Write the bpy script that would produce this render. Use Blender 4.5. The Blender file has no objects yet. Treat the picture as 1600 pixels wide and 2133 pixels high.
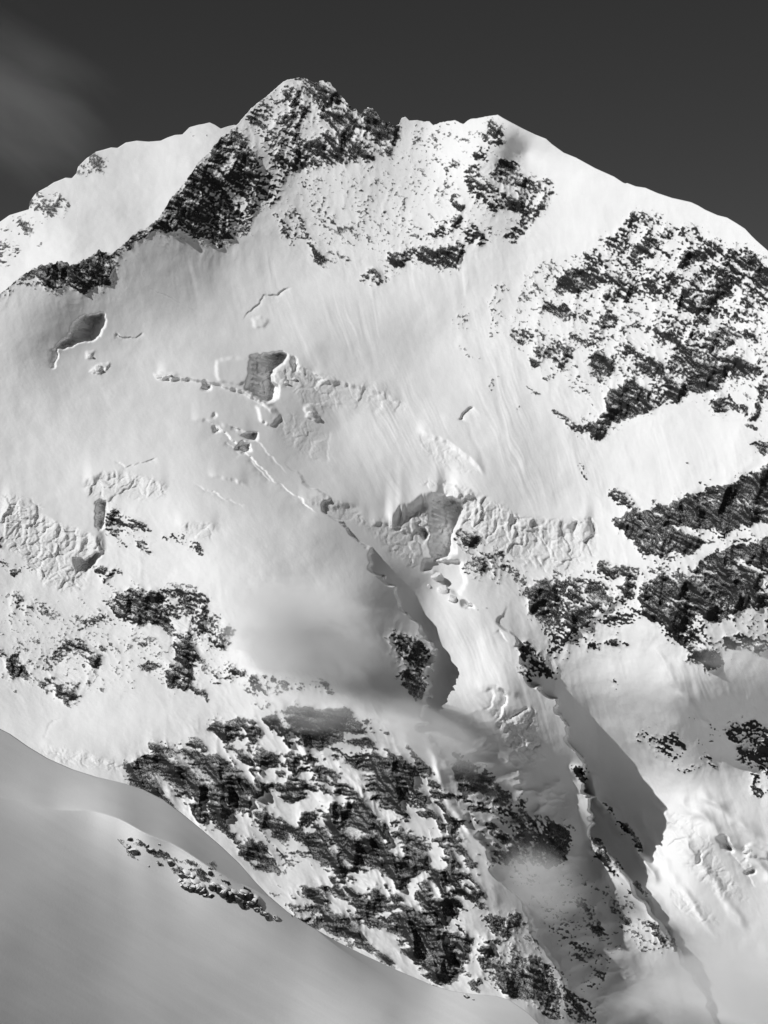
import bpy, math, random
import numpy as np
from mathutils import Vector

# ------------------------------------------------------------------ camera, light, exposure
scene = bpy.context.scene
FOCAL = 4000.0          # focal length in photo pixels (photo 1600 x 2133)
CU, CV = 800.0, 1066.5

cam_data = bpy.data.cameras.new('camera')
cam = bpy.data.objects.new('camera', cam_data)
scene.collection.objects.link(cam)
cam.location = (0, 0, 0)
cam.rotation_euler = (math.radians(90), 0, 0)
cam_data.sensor_fit = 'VERTICAL'
cam_data.sensor_height = 24.0
cam_data.lens = 24.0 * FOCAL / 2133.0
cam_data.clip_start = 1.0
cam_data.clip_end = 100000.0
scene.camera = cam

SUN_AZ = 57.0           # degrees to the left of the direction behind the camera
SUN_EL = 39.0
ca, sa = math.cos(math.radians(SUN_AZ)), math.sin(math.radians(SUN_AZ))
ce, se = math.cos(math.radians(SUN_EL)), math.sin(math.radians(SUN_EL))
TO_SUN = Vector((-sa * ce, -ca * ce, se))

world = bpy.data.worlds.new('World')
scene.world = world
world.use_nodes = True
wn, wl = world.node_tree.nodes, world.node_tree.links
wn.clear()
w_out = wn.new('ShaderNodeOutputWorld')
w_bg = wn.new('ShaderNodeBackground')
w_sky = wn.new('ShaderNodeTexSky')
w_sky.sky_type = 'NISHITA'
w_sky.sun_disc = False
w_sky.sun_elevation = math.radians(SUN_EL)
w_sky.sun_rotation = math.atan2(TO_SUN.x, TO_SUN.y)
w_sky.altitude = 3000
w_sky.air_density = 1.0
w_sky.dust_density = 0.2
w_sky.ozone_density = 1.0
w_sep = wn.new('ShaderNodeSeparateColor')        # black-and-white film behind a deep red filter
wl.new(w_sky.outputs[0], w_sep.inputs[0])
w_flt = wn.new('ShaderNodeMath'); w_flt.operation = 'MULTIPLY'; w_flt.inputs[1].default_value = 0.42
wl.new(w_sep.outputs[0], w_flt.inputs[0])
wl.new(w_flt.outputs[0], w_bg.inputs['Color'])
w_bg.inputs['Strength'].default_value = 0.05
wl.new(w_bg.outputs[0], w_out.inputs['Surface'])

sun_data = bpy.data.lights.new('sun', 'SUN')
sun_data.energy = 3.45
sun_data.angle = math.radians(0.53)
sun_data.color = (1, 1, 1)
sun = bpy.data.objects.new('sun', sun_data)
scene.collection.objects.link(sun)
sun.rotation_euler = (-TO_SUN).to_track_quat('-Z', 'Y').to_euler()

scene.view_settings.view_transform = 'Standard'
scene.view_settings.look = 'None'
scene.view_settings.exposure = 0.0
scene.view_settings.gamma = 1.0
scene.view_settings.use_curve_mapping = False
scene.cycles.max_bounces = 6
scene.cycles.diffuse_bounces = 4
scene.cycles.volume_bounces = 3
scene.cycles.volume_step_rate = 1.0
scene.cycles.use_denoising = True

col = scene.collection

# ------------------------------------------------------------------ noise and raster helpers
def _perm(seed):
    r = np.random.RandomState(seed)
    p = r.permutation(512).astype(np.int32)
    ang = r.rand(512).astype(np.float32) * 2 * np.pi
    return p, np.cos(ang), np.sin(ang)
_PC = {}
def perlin(x, y, seed=0):
    if seed not in _PC: _PC[seed] = _perm(seed)
    p, gx, gy = _PC[seed]
    x = np.asarray(x, np.float32); y = np.asarray(y, np.float32)
    xi = np.floor(x).astype(np.int32); yi = np.floor(y).astype(np.int32)
    xf = x - xi; yf = y - yi
    u = xf * xf * xf * (xf * (xf * 6 - 15) + 10)
    v = yf * yf * yf * (yf * (yf * 6 - 15) + 10)
    def g(ix, iy, dx, dy):
        h = p[(p[ix & 511] + iy) & 511]
        return gx[h] * dx + gy[h] * dy
    a = g(xi, yi, xf, yf); b = g(xi + 1, yi, xf - 1, yf)
    c = g(xi, yi + 1, xf, yf - 1); d = g(xi + 1, yi + 1, xf - 1, yf - 1)
    return (a + u * (b - a)) * (1 - v) + (c + u * (d - c)) * v
def fbm(x, y, octs, seed=0, gain=0.5, lac=2.03):
    s = 0; a = 1.0
    for o in range(octs):
        s = s + a * perlin(x, y, seed + o); a *= gain; x = x * lac + 17.3; y = y * lac - 9.1
    return s
def ridged(x, y, octs, seed=0, gain=0.55, lac=2.05):
    s = 0; a = 1.0; w = 1.0
    for o in range(octs):
        n = 1 - np.abs(perlin(x, y, seed + o)) * 2
        n = n * n * w; w = np.clip(n * 1.6, 0, 1)
        s = s + a * n; a *= gain; x = x * lac + 5.7; y = y * lac + 3.3
    return s
def worley(x, y, seed=0):
    """value of the nearest cell, and how far the cell border is"""
    if seed not in _PC: _PC[seed] = _perm(seed)
    p, gx, gy = _PC[seed]
    x = np.asarray(x, np.float32); y = np.asarray(y, np.float32)
    xi = np.floor(x).astype(np.int32); yi = np.floor(y).astype(np.int32)
    f1 = np.full(x.shape, 9, np.float32); f2 = f1.copy(); val = np.zeros_like(f1)
    for dx in (-1, 0, 1):
        for dy in (-1, 0, 1):
            h = p[(p[(xi + dx) & 511] + yi + dy) & 511]
            d = np.hypot(xi + dx + 0.5 + 0.45 * gx[h] - x, yi + dy + 0.5 + 0.45 * gy[h] - y)
            m = d < f1
            f2 = np.where(m, f1, np.minimum(f2, d)); val = np.where(m, h / 511.0, val); f1 = np.minimum(f1, d)
    return val.astype(np.float32), f2 - f1
def smooth(t):
    t = np.clip(t, 0, 1); return t * t * (3 - 2 * t)

STEP = 1.75
class Raster:
    """drawing plane of a face: u to the right, v downwards, one cell about two metres"""
    def __init__(s, u0, u1, v0, v1):
        s.u0, s.v0 = u0, v0
        s.nu = int((u1 - u0) / STEP) + 1; s.nv = int((v1 - v0) / STEP) + 1
        s.U, s.V = np.meshgrid(u0 + STEP * np.arange(s.nu, dtype=np.float32), v0 + STEP * np.arange(s.nv, dtype=np.float32))
    def zeros(s): return np.zeros((s.nv, s.nu), np.float32)
    def window(s, pts, pad=0):
        p = np.array(pts, float)
        i0 = max(0, int((p[:, 0].min() - pad - s.u0) / STEP)); i1 = min(s.nu, int((p[:, 0].max() + pad - s.u0) / STEP) + 2)
        j0 = max(0, int((p[:, 1].min() - pad - s.v0) / STEP)); j1 = min(s.nv, int((p[:, 1].max() + pad - s.v0) / STEP) + 2)
        return slice(j0, j1), slice(i0, i1)
    def inside(s, pts):
        w = s.window(pts, 2)
        X, Y = s.U[w], s.V[w]
        ins = np.zeros(X.shape, bool)
        n = len(pts)
        for k in range(n):
            x1, y1 = pts[k]; x2, y2 = pts[(k + 1) % n]
            if y1 == y2: continue
            c = ((y1 > Y) != (y2 > Y)) & (X < (x2 - x1) * (Y - y1) / (y2 - y1) + x1)
            ins ^= c
        return w, ins
    def polyline(s, pts, pad):
        """signed distance (positive to the right of / below the walking direction), and taper along the line"""
        w = s.window(pts, pad)
        X, Y = s.U[w], s.V[w]
        best = np.full(X.shape, 1e9, np.float32); sd = np.zeros(X.shape, np.float32); along = np.zeros(X.shape, np.float32)
        L = [math.hypot(pts[k + 1][0] - pts[k][0], pts[k + 1][1] - pts[k][1]) for k in range(len(pts) - 1)]
        tot = sum(L); acc = 0
        for k in range(len(pts) - 1):
            ax, ay = pts[k]; bx, by = pts[k + 1]
            dx, dy = (bx - ax) / L[k], (by - ay) / L[k]
            t = np.clip((X - ax) * dx + (Y - ay) * dy, 0, L[k])
            qx, qy = X - ax - dx * t, Y - ay - dy * t
            d = np.hypot(qx, qy)
            cr = dx * (Y - ay) - dy * (X - ax)
            m = d < best
            best[m] = d[m]; sd[m] = (np.sign(cr) * d)[m]; along[m] = ((acc + t) / tot)[m]
            acc += L[k]
        return w, sd, along
    def sample(s, A, u, v):
        x = np.clip((u - s.u0) / STEP, 0, s.nu - 1.001); y = np.clip((v - s.v0) / STEP, 0, s.nv - 1.001)
        i = x.astype(np.int32); j = y.astype(np.int32); fx = (x - i).astype(np.float32); fy = (y - j).astype(np.float32)
        return (A[j, i] * (1 - fx) + A[j, i + 1] * fx) * (1 - fy) + (A[j + 1, i] * (1 - fx) + A[j + 1, i + 1] * fx) * fy
def blur(A, r):
    """three box passes, r in cells"""
    r = int(max(1, round(r)))
    for _ in range(3):
        for ax in (0, 1):
            P = np.pad(A, [(r + 1, r) if a == ax else (0, 0) for a in (0, 1)], mode='edge')
            c = np.cumsum(P, axis=ax, dtype=np.float64)
            n = A.shape[ax]
            A = ((np.take(c, np.arange(2 * r + 1, 2 * r + 1 + n), axis=ax) - np.take(c, np.arange(0, n), axis=ax)) / (2 * r + 1)).astype(np.float32)
    return A
def soften(A):
    for ax in (0, 1):
        Q = np.pad(A, [(1, 1) if a == ax else (0, 0) for a in (0, 1)], mode='edge')
        n = A.shape[ax]
        A = 0.25 * np.take(Q, np.arange(0, n), ax) + 0.5 * np.take(Q, np.arange(1, n + 1), ax) + 0.25 * np.take(Q, np.arange(2, n + 2), ax)
    return A
def uniformize(N, m=None):
    s = np.sort((N if m is None else N[m]).ravel()[::17])
    return np.interp(N, s, np.linspace(0, 1, len(s))).astype(np.float32)
class TPS:
    def __init__(s, pts, lam=0.0):
        P = np.array(pts, float); s.c = P[:, :2] / 500.0; n = len(P)
        r2 = ((s.c[:, None] - s.c[None]) ** 2).sum(-1)
        K = 0.5 * r2 * np.log(r2 + 1e-12) + lam * np.eye(n)
        Q = np.hstack([np.ones((n, 1)), s.c]); A = np.block([[K, Q], [Q.T, np.zeros((3, 3))]])
        w = np.linalg.solve(A, np.concatenate([P[:, 2], np.zeros(3)])); s.w = w[:n]; s.a = w[n:]
    def __call__(s, u, v):
        x = (u / 500.0).astype(np.float32); y = (v / 500.0).astype(np.float32)
        out = (s.a[0] + s.a[1] * x + s.a[2] * y).astype(np.float32)
        for (cx, cy), w in zip(s.c, s.w):
            r2 = (x - np.float32(cx)) ** 2 + (y - np.float32(cy)) ** 2
            out += np.float32(0.5 * w) * r2 * np.log(r2 + 1e-9)
        return out

# ------------------------------------------------------------------ materials
def nd(nt, typ, **kw):
    n = nt.nodes.new(typ)
    for k, v in kw.items(): setattr(n, k, v)
    return n
def math_node(nt, op, a, b=None, clamp=False):
    n = nt.nodes.new('ShaderNodeMath'); n.operation = op; n.use_clamp = clamp
    for i, x in enumerate((a, b)):
        if x is None: continue
        if isinstance(x, (int, float)): n.inputs[i].default_value = x
        else: nt.links.new(x, n.inputs[i])
    return n.outputs[0]
def maprange(nt, x, a, b, c, d, smoothstep=False):
    n = nt.nodes.new('ShaderNodeMapRange')
    if smoothstep: n.interpolation_type = 'SMOOTHSTEP'
    nt.links.new(x, n.inputs['Value'])
    for k, v in zip(('From Min', 'From Max', 'To Min', 'To Max'), (a, b, c, d)): n.inputs[k].default_value = v
    return n.outputs['Result']
def noise_node(nt, vec, scale, detail=4, rough=0.55):
    n = nt.nodes.new('ShaderNodeTexNoise'); n.inputs['Scale'].default_value = scale
    n.inputs['Detail'].default_value = detail; n.inputs['Roughness'].default_value = rough
    nt.links.new(vec, n.inputs['Vector'])
    return n.outputs['Fac']

def snow_rock_material(name, unit, snow=0.83, rock_lo=0.017, rock_hi=0.072):
    """snow and rock told apart by the 'rock' attribute of the terrain; unit = size of the finest grain in metres"""
    m = bpy.data.materials.new(name); m.use_nodes = True
    nt = m.node_tree; nt.nodes.clear()
    out = nd(nt, 'ShaderNodeOutputMaterial'); bs = nd(nt, 'ShaderNodeBsdfPrincipled')
    nt.links.new(bs.outputs[0], out.inputs['Surface'])
    geo = nd(nt, 'ShaderNodeNewGeometry')
    pos = geo.outputs['Position']
    at = nd(nt, 'ShaderNodeAttribute', attribute_name='rock')
    ice = nd(nt, 'ShaderNodeAttribute', attribute_name='ice')
    fine = noise_node(nt, pos, 1.0 / (2.4 * unit), 3, 0.6)
    k = math_node(nt, 'ADD', at.outputs['Fac'], math_node(nt, 'MULTIPLY', math_node(nt, 'SUBTRACT', fine, 0.5), 0.7))
    k = maprange(nt, k, 0.30, 0.70, 0, 1, True)
    k = math_node(nt, 'MULTIPLY', k, maprange(nt, at.outputs['Fac'], 0.02, 0.12, 0, 1))
    # snow dust lodged on the small treads of bare rock
    sxn = nd(nt, 'ShaderNodeSeparateXYZ'); nt.links.new(geo.outputs['Normal'], sxn.inputs[0])
    dn = noise_node(nt, pos, 1.0 / (1.5 * unit), 2, 0.7)
    dust = math_node(nt, 'ADD', math_node(nt, 'MULTIPLY', sxn.outputs[2], 0.28), dn)
    dust = maprange(nt, dust, 0.60, 0.86, 0, 0.75, True)
    dust = math_node(nt, 'MULTIPLY', dust, maprange(nt, at.outputs['Fac'], 0.7, 1.0, 1.0, 0.42))
    k = math_node(nt, 'MULTIPLY', k, math_node(nt, 'SUBTRACT', 1.0, dust))
    # rock tone: large beds, dark seams and pale dusted faces
    big = noise_node(nt, pos, 1.0 / (30 * unit), 5, 0.6)
    rc = nd(nt, 'ShaderNodeValToRGB')
    rc.color_ramp.elements[0].position = 0.3; rc.color_ramp.elements[0].color = (rock_lo,) * 3 + (1,)
    rc.color_ramp.elements[1].position = 0.75; rc.color_ramp.elements[1].color = (rock_hi,) * 3 + (1,)
    e3 = rc.color_ramp.elements.new(0.64); e3.color = (0.5 * rock_hi,) * 3 + (1,)
    rc.color_ramp.elements[2].position = 0.78; rc.color_ramp.elements[2].color = (2.4 * rock_hi,) * 3 + (1,)
    nt.links.new(math_node(nt, 'ADD', math_node(nt, 'MULTIPLY', big, 0.55), math_node(nt, 'MULTIPLY', fine, 0.45)), rc.inputs[0])
    # snow tone: wind crust against fresh powder, bare glacier ice a little darker
    sn = noise_node(nt, pos, 1.0 / (60 * unit), 4, 0.5)
    sv = maprange(nt, sn, 0.3, 0.7, snow - 0.03, snow + 0.02)
    sv = math_node(nt, 'SUBTRACT', sv, math_node(nt, 'MULTIPLY', ice.outputs['Fac'], 0.07))
    mix = nd(nt, 'ShaderNodeMix', data_type='RGBA')
    nt.links.new(k, mix.inputs[0])
    cs = nd(nt, 'ShaderNodeCombineColor')
    for i in range(3): nt.links.new(sv, cs.inputs[i])
    nt.links.new(cs.outputs[0], mix.inputs[6]); nt.links.new(rc.outputs[0], mix.inputs[7])
    nt.links.new(mix.outputs[2], bs.inputs['Base Color'])
    bs.inputs['Roughness'].default_value = 0.9
    bs.inputs['Specular IOR Level'].default_value = 0.08
    # fine relief
    h1 = noise_node(nt, pos, 1.0 / (4 * unit), 4, 0.65)
    amt = math_node(nt, 'ADD', math_node(nt, 'MULTIPLY', k, 1.8 * unit), 0.22 * unit)
    amt = math_node(nt, 'ADD', amt, math_node(nt, 'MULTIPLY', ice.outputs['Fac'], 0.9 * unit))
    bp = nd(nt, 'ShaderNodeBump'); bp.inputs['Strength'].default_value = 1.0; bp.inputs['Distance'].default_value = 1.0
    nt.links.new(math_node(nt, 'MULTIPLY', h1, amt), bp.inputs['Height'])
    nt.links.new(bp.outputs[0], bs.inputs['Normal'])
    return m

MAT_MOUNTAIN = snow_rock_material('mountain_snow_and_rock', 1.6)
MAT_SHOULDER = snow_rock_material('shoulder_snow_and_rock', 2.0)
MAT_FORE = snow_rock_material('foreground_snow', 0.35, snow=0.84)

# ------------------------------------------------------------------ object helpers
def tag(o, label=None, cat=None, group=None, kind=None):
    if label: o['label'] = label
    if cat: o['category'] = cat
    if group: o['group'] = group
    if kind: o['kind'] = kind
    return o
def empty(name, loc=(0, 0, 0)):
    o = bpy.data.objects.new(name, None); col.objects.link(o); o.location = loc; return o
def grid_mesh(name, P, Nrm, attrs, quads, mat, parent=None, origin=(0, 0, 0)):
    """P (n,3) points, quads (m,4) of indices into P; only the used points are kept"""
    used, inv = np.unique(quads.ravel(), return_inverse=True)
    q = inv.reshape(-1, 4)
    me = bpy.data.meshes.new(name)
    co = (P[used] - np.array(origin, np.float32)).astype(np.float32)
    me.vertices.add(len(used)); me.vertices.foreach_set('co', co.ravel())
    me.loops.add(q.size); me.loops.foreach_set('vertex_index', q.ravel().astype(np.int32))
    me.polygons.add(len(q))
    me.polygons.foreach_set('loop_start', (4 * np.arange(len(q))).astype(np.int32))
    me.polygons.foreach_set('loop_total', np.full(len(q), 4, np.int32))
    for k, A in attrs.items():
        a = me.attributes.new(k, 'FLOAT', 'POINT'); a.data.foreach_set('value', A[used].astype(np.float32))
    me.update(calc_edges=True)
    if Nrm is not None:
        me.normals_split_custom_set_from_vertices(Nrm[used].astype(np.float64))
    me.materials.append(mat)
    o = bpy.data.objects.new(name, me); col.objects.link(o)
    o.location = origin
    if parent is not None: o.parent = parent
    return o
def world_point(u, v, d):
    return np.stack([(u - CU) / FOCAL * d, d, (CV - v) / FOCAL * d], -1).astype(np.float32)
def grid_normals(P):
    du = np.gradient(P, axis=1); dv = np.gradient(P, axis=0)
    n = np.cross(dv, du)
    n /= np.linalg.norm(n, axis=-1, keepdims=True) + 1e-9
    return n
def components(mask):
    """4-connected labels of a boolean raster"""
    nv, nu = mask.shape
    lab = np.where(mask, np.arange(nv * nu).reshape(nv, nu), nv * nu)
    big = nv * nu
    for it in range(400):
        old = lab
        m = lab.copy()
        m[1:] = np.minimum(m[1:], lab[:-1]); m[:-1] = np.minimum(m[:-1], lab[1:])
        m[:, 1:] = np.minimum(m[:, 1:], lab[:, :-1]); m[:, :-1] = np.minimum(m[:, :-1], lab[:, 1:])
        m = np.where(mask, m, big)
        f = np.append(m.ravel(), big)
        # hook roots together, then jump
        r = np.arange(big + 1); idx = np.nonzero(mask.ravel())[0]
        np.minimum.at(r, lab.ravel()[idx], f[idx])
        for _ in range(12): r = r[r]
        lab = np.where(mask, np.minimum(r[m], m), big)
        if np.array_equal(lab, old): break
    return lab


# ------------------------------------------------------------------ survey of the mountain (u, v on the drawing plane, distance in metres)
def P(s):
    return [tuple(float(c) for c in q.split(',')) for q in s.split()]

MAIN_SKY = P('-240,720 -60,650 0,612 20,595 45,575 75,556 95,551 110,548 130,543 145,553 160,546 180,540 195,528 207,519 215,525 235,528 250,513 270,497 290,480 300,478 312,468 325,458 340,440 352,420 365,402 385,380 395,365 420,330 440,310 460,288 480,270 495,258 500,252 520,230 545,208 570,188 590,170 600,165 608,166 618,161 630,162 645,168 660,172 672,169 685,172 697,182 705,193 720,210 737,228 752,235 760,229 768,223 782,230 790,243 805,253 815,258 823,263 832,258 836,246 845,243 853,251 870,250 885,254 895,252 903,261 915,255 935,252 948,250 965,258 980,248 1000,245 1015,242 1037,239 1060,252 1090,268 1115,280 1138,289 1150,300 1175,318 1200,328 1240,350 1280,368 1298,380 1303,382 1307,381 1325,388 1345,391 1370,402 1400,412 1440,421 1455,428 1470,437 1495,448 1515,453 1535,465 1552,476 1565,490 1575,500 1590,513 1600,522 1640,560 1840,760')
BACK_SKY = P('-240,600 -60,500 0,462 20,448 60,436 62,420 75,402 100,388 112,380 125,375 137,370 150,371 160,360 162,348 180,330 200,316 215,312 232,307 245,308 262,297 285,293 310,295 335,293 350,286 365,281 380,280 395,265 413,260 425,258 437,255 448,260 460,268 475,263 488,260 500,262 560,262 640,290')
FORE_SKY = P('-400,1260 -200,1385 0,1518 20,1528 60,1556 100,1580 150,1602 200,1618 260,1632 300,1645 340,1665 380,1695 420,1728 460,1762 500,1800 530,1835 560,1866 600,1900 640,1925 700,1960 760,1990 830,2022 900,2052 940,2064 980,2070 1030,2074 1060,2082 1100,2110 1140,2150 1180,2200 1300,2330')

MAIN_DEPTH = P('''-240,720,4150 0,615,4250 100,555,4350 240,530,4465 330,455,4600 420,335,4750 500,253,4880 600,166,5010 690,178,5020 760,230,4990 830,262,4990 900,255,5000 1030,240,4890
1135,290,4840 1300,381,4710 1440,421,4600 1530,462,4520 1600,525,4440 1840,760,4200
640,260,4940 700,340,4890 560,300,4860 620,340,4880 800,350,4900 900,350,4910 800,480,4810 750,560,4750 600,600,4680 450,560,4640 900,600,4710 900,720,4620 1050,650,4670 320,560,4505 240,620,4395
450,420,4740 360,480,4610 1015,300,4840 1045,285,4842 1095,318,4874 1010,400,4790 970,520,4740 1150,400,4800 1120,470,4760 1220,500,4690 1300,600,4600
1400,600,4540 1250,720,4540 1500,600,4500 1500,750,4400 1350,860,4390 1230,920,4400 1400,960,4310 1550,1000,4220 1300,1060,4280 1560,1120,4140 1330,1200,4130 1500,1250,4060 1300,1350,4030 1550,1350,4025 1400,1450,3930 1250,1450,3960 1550,1600,3940 1400,1600,3830 1300,1560,3870 1450,1750,3690 1560,1900,3690 1480,2050,3500 1700,1200,4080 1840,1500,4120 1840,2240,3500
650,720,4500 800,800,4480 950,850,4450 1100,850,4460 700,900,4370 850,950,4350 1000,1000,4320 1150,1000,4350 900,1060,4280 930,1150,4175 1100,1150,4230 1190,1090,4290 900,1230,4085 1000,1230,4115 1100,1270,4110
950,1310,3995 1040,1400,3935 1000,1480,3865 1100,1540,3865 900,1440,3850 1170,1660,3790 1250,1800,3660 1060,1320,4030
100,640,4270 150,720,4270 300,700,4370 450,740,4380 100,800,4170 300,850,4190 500,850,4270 200,950,4040 450,960,4070 600,990,4130 0,950,4010 560,1120,3880 400,1080,3900 660,1110,3950 650,1220,3830 550,1260,3770 770,1220,3900 750,1330,3785
0,1010,3960 50,1180,3860 150,1230,3830 250,1150,3880 350,1160,3860 300,1290,3780 100,1310,3760 200,1400,3690 80,1450,3640 300,1490,3590 150,1560,3510 450,1380,3710 500,1450,3650 400,1510,3580 -240,1000,3900 -240,1500,3500 -240,1800,3200
350,1610,3480 450,1660,3430 600,1500,3600 700,1560,3560 700,1700,3440 600,1770,3370 850,1560,3590 900,1700,3470 850,1850,3300 700,1900,3250 950,2000,3180 1000,1850,3310 1070,1650,3680 1130,1750,3570 1150,1900,3400 1100,2100,3110 1210,2000,3330 1260,1900,3490 1350,2050,3340 1300,2130,3260 1000,2130,3050 1000,2240,2950 500,2000,3100 0,1900,3150 1500,2240,3150''')
BACK_DEPTH = P('0,462,5300 0,620,5050 150,370,5450 200,520,5150 300,300,5650 300,450,5350 437,255,5750 450,300,5650 400,380,5480 100,450,5280 -240,600,5150 -240,760,4950 640,290,5850 640,420,5600')

# silhouettes where a nearer slope breaks away to the right: line of (u, v), height of the step, width of the trough behind it
BREAKS = [
 (P('600,980 640,1012 700,1085 760,1155 800,1215 840,1278 870,1312 895,1345 897,1385 890,1420 878,1460 872,1500 890,1545 930,1590 990,1640'),
  [(980,0),(1040,18),(1150,34),(1280,55),(1380,70),(1460,45),(1540,20),(1640,0)], 190, 9),
 (P('1040,1290 1058,1315 1076,1350 1080,1400 1120,1440 1165,1490 1190,1540 1204,1590 1210,1640 1214,1700 1226,1738 1300,1830 1350,1900 1400,1970 1450,2050 1500,2133 1540,2240'),
  [(1290,0),(1340,40),(1420,110),(1500,180),(1600,230),(1750,225),(1850,170),(1950,100),(2050,50),(2240,40)], 700, 9),
 (P('960,1700 985,1735 1003,1772 1040,1830 1072,1868 1100,1920 1132,1980 1165,2040 1182,2100 1195,2240'),
  [(1700,0),(1760,50),(1850,100),(1950,110),(2100,100),(2240,90)], 420, 9),
 (P('870,1440 880,1500 905,1560 945,1640 985,1735 1040,1830 1100,1920 1165,2040 1195,2240'),
  [(1440,0),(1520,40),(1600,130),(1700,220),(1850,260),(2133,230),(2240,210)], 900, 220),
]

# rock exposures: share of bare rock inside the outline, then the outline.  Later entries overrule earlier ones.
ROCKS_BACK = [(.55,P('160,365 160,350 180,330 195,322 215,335 222,342 205,362 180,366')),(.5,P('58,435 62,420 75,400 95,387 110,390 105,405 90,410 120,405 148,425 140,440 110,455 90,452 75,445')),
 (.42,P('0,478 10,462 25,452 40,460 75,460 78,465 60,490 40,490 15,485')),(.45,P('-30,510 0,498 15,500 40,525 30,540 0,555 -30,560')),(.2,P('60,518 92,504 92,508 62,521')),(.1,P('395,275 420,265 440,265 430,285 400,285'))]
ROCKS = []
def R(d, s): ROCKS.append((d, P(s)))
# thinly covered ground between the bare walls
R(.5,'505,252 545,215 600,172 700,185 840,270 830,300 780,330 700,345 640,362 600,352 590,400 560,330 540,290')
R(.5,'480,275 510,265 545,300 575,350 590,405 570,430 540,440 520,490 480,500 440,420')
R(.18,'1090,560 1230,520 1300,450 1460,480 1600,560 1600,830 1500,800 1400,830 1250,880 1180,800 1060,720')
R(.30,'1270,470 1350,445 1470,490 1600,570 1600,680 1450,720 1400,660 1290,640 1200,620 1240,540')
R(.35,'1220,700 1400,660 1600,660 1600,790 1480,800 1340,800 1300,770 1240,790')
R(.2,'1130,1190 1330,1180 1440,1180 1600,1110 1600,1300 1500,1350 1400,1330 1330,1270 1240,1290 1160,1350 1080,1250')
R(.12,'0,1230 130,1250 250,1230 440,1240 460,1310 440,1450 330,1440 220,1440 120,1460 0,1430')
R(.2,'420,1520 560,1480 720,1470 880,1590 1000,1680 1190,1760 1130,1830 1000,1830 960,2050 840,2010 620,1930 540,1830 430,1730 560,1670')
R(.48,'640,1560 760,1570 900,1610 1000,1690 960,1800 880,1880 960,2040 860,2000 800,1930 700,1850 640,1760 690,1690')
R(.3,'1000,1880 1080,1890 1160,2040 1170,2133 1100,2090 980,2060 1000,1960')
R(.22,'1040,1820 1200,1820 1300,1860 1420,1980 1380,1990 1280,1980 1260,2050 1190,2020 1120,1900')
# left ridge
R(.9,'-60,650 0,610 20,592 50,568 75,552 110,545 135,540 150,550 165,543 180,537 205,516 215,520 235,527 242,550 238,562 225,585 205,598 190,605 170,612 150,600 130,600 110,598 95,590 75,580 55,585 40,595 20,610 0,622 -60,665')
R(.4,'0,600 30,585 55,575 60,590 40,598 20,612 0,622')
R(.7,'232,528 250,512 275,494 300,473 312,466 330,453 320,475 290,500 260,520 240,532')
R(.78,'312,470 330,450 385,376 440,308 478,272 490,268 505,300 520,315 530,335 545,350 560,375 570,395 575,410 565,415 545,400 530,400 527,420 510,425 495,420 500,440 512,455 525,485 515,495 500,470 480,455 470,450 480,475 472,490 468,520 455,518 430,500 400,490 375,480 350,490 330,480')
R(.97,'345,455 365,430 400,430 440,450 430,470 390,470 350,465')
R(.97,'475,285 490,278 510,295 515,303 495,305 480,300')
R(.93,'470,400 490,405 500,425 470,430 455,420')
R(.92,'395,375 420,345 435,365 425,390 400,395')
R(.4,'560,330 572,360 568,395 545,385 535,350')
R(.08,'430,335 440,343 472,380 503,420 518,452 500,440 480,410 455,380 435,350')
R(.2,'492,262 510,275 540,300 560,330 578,360 592,400 572,370 548,330 520,292')
R(.45,'455,345 470,350 520,430 525,460 500,430')
# summit head
R(.75,'508,252 520,240 545,225 560,240 570,255 575,270 560,270 530,260')
R(.35,'530,228 560,200 590,185 600,200 590,240 570,245')
R(.62,'598,176 618,158 650,164 690,172 715,196 745,230 770,220 790,240 815,255 842,270 830,292 800,300 775,298 765,285 745,270 740,290 765,315 778,325 760,328 740,330 715,335 690,340 660,352 640,360 620,352 610,345 600,330 598,310 610,290 620,280 635,270 650,250 645,235 630,240 615,245 605,235 590,215 595,195')
R(.85,'640,175 680,178 705,195 690,210 660,215 640,200')
R(.96,'755,240 770,220 790,240 830,272 815,297 785,290 765,275')
R(.93,'715,285 740,295 775,322 765,330 740,325 720,310')
R(.78,'690,235 720,240 745,260 740,280 700,270')
R(.72,'600,310 640,300 690,310 690,335 640,350 605,335')
R(.2,'635,250 650,222 660,225 675,255 668,285 645,290 625,285')
R(.5,'560,250 590,250 600,280 590,300 570,290')
R(.55,'575,330 600,335 605,350 590,355')
# cirque under the summit
R(.17,'700,345 760,332 860,300 960,300 950,420 900,480 830,520 700,520 600,500 580,430')
R(.18,'850,258 1000,248 990,290 930,310 860,320')
R(.5,'640,505 680,510 720,530 735,545 725,550 690,545 665,550 650,540')
R(.55,'745,575 760,565 775,560 790,570 800,565 810,560 810,590 795,590 770,582 755,588')
R(.7,'805,530 830,520 850,515 860,530 850,548 825,555 812,545')
R(.6,'850,520 880,515 900,525 930,515 960,520 950,550 935,562 915,555 880,545 870,548')
R(.78,'930,520 955,500 965,505 968,530 950,555 925,545')
R(.28,'600,450 640,440 650,470 630,500 610,495')
R(.3,'560,440 580,435 600,470 620,515 605,520 590,490')
R(.55,'875,500 910,470 930,460 950,465 940,480 910,490 880,510')
R(.4,'905,262 925,255 930,265 915,275')
R(.35,'920,350 950,330 960,340 945,365 925,370')
R(.35,'920,365 950,360 945,385 930,385')
R(.22,'620,360 650,350 640,400 625,395')
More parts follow.
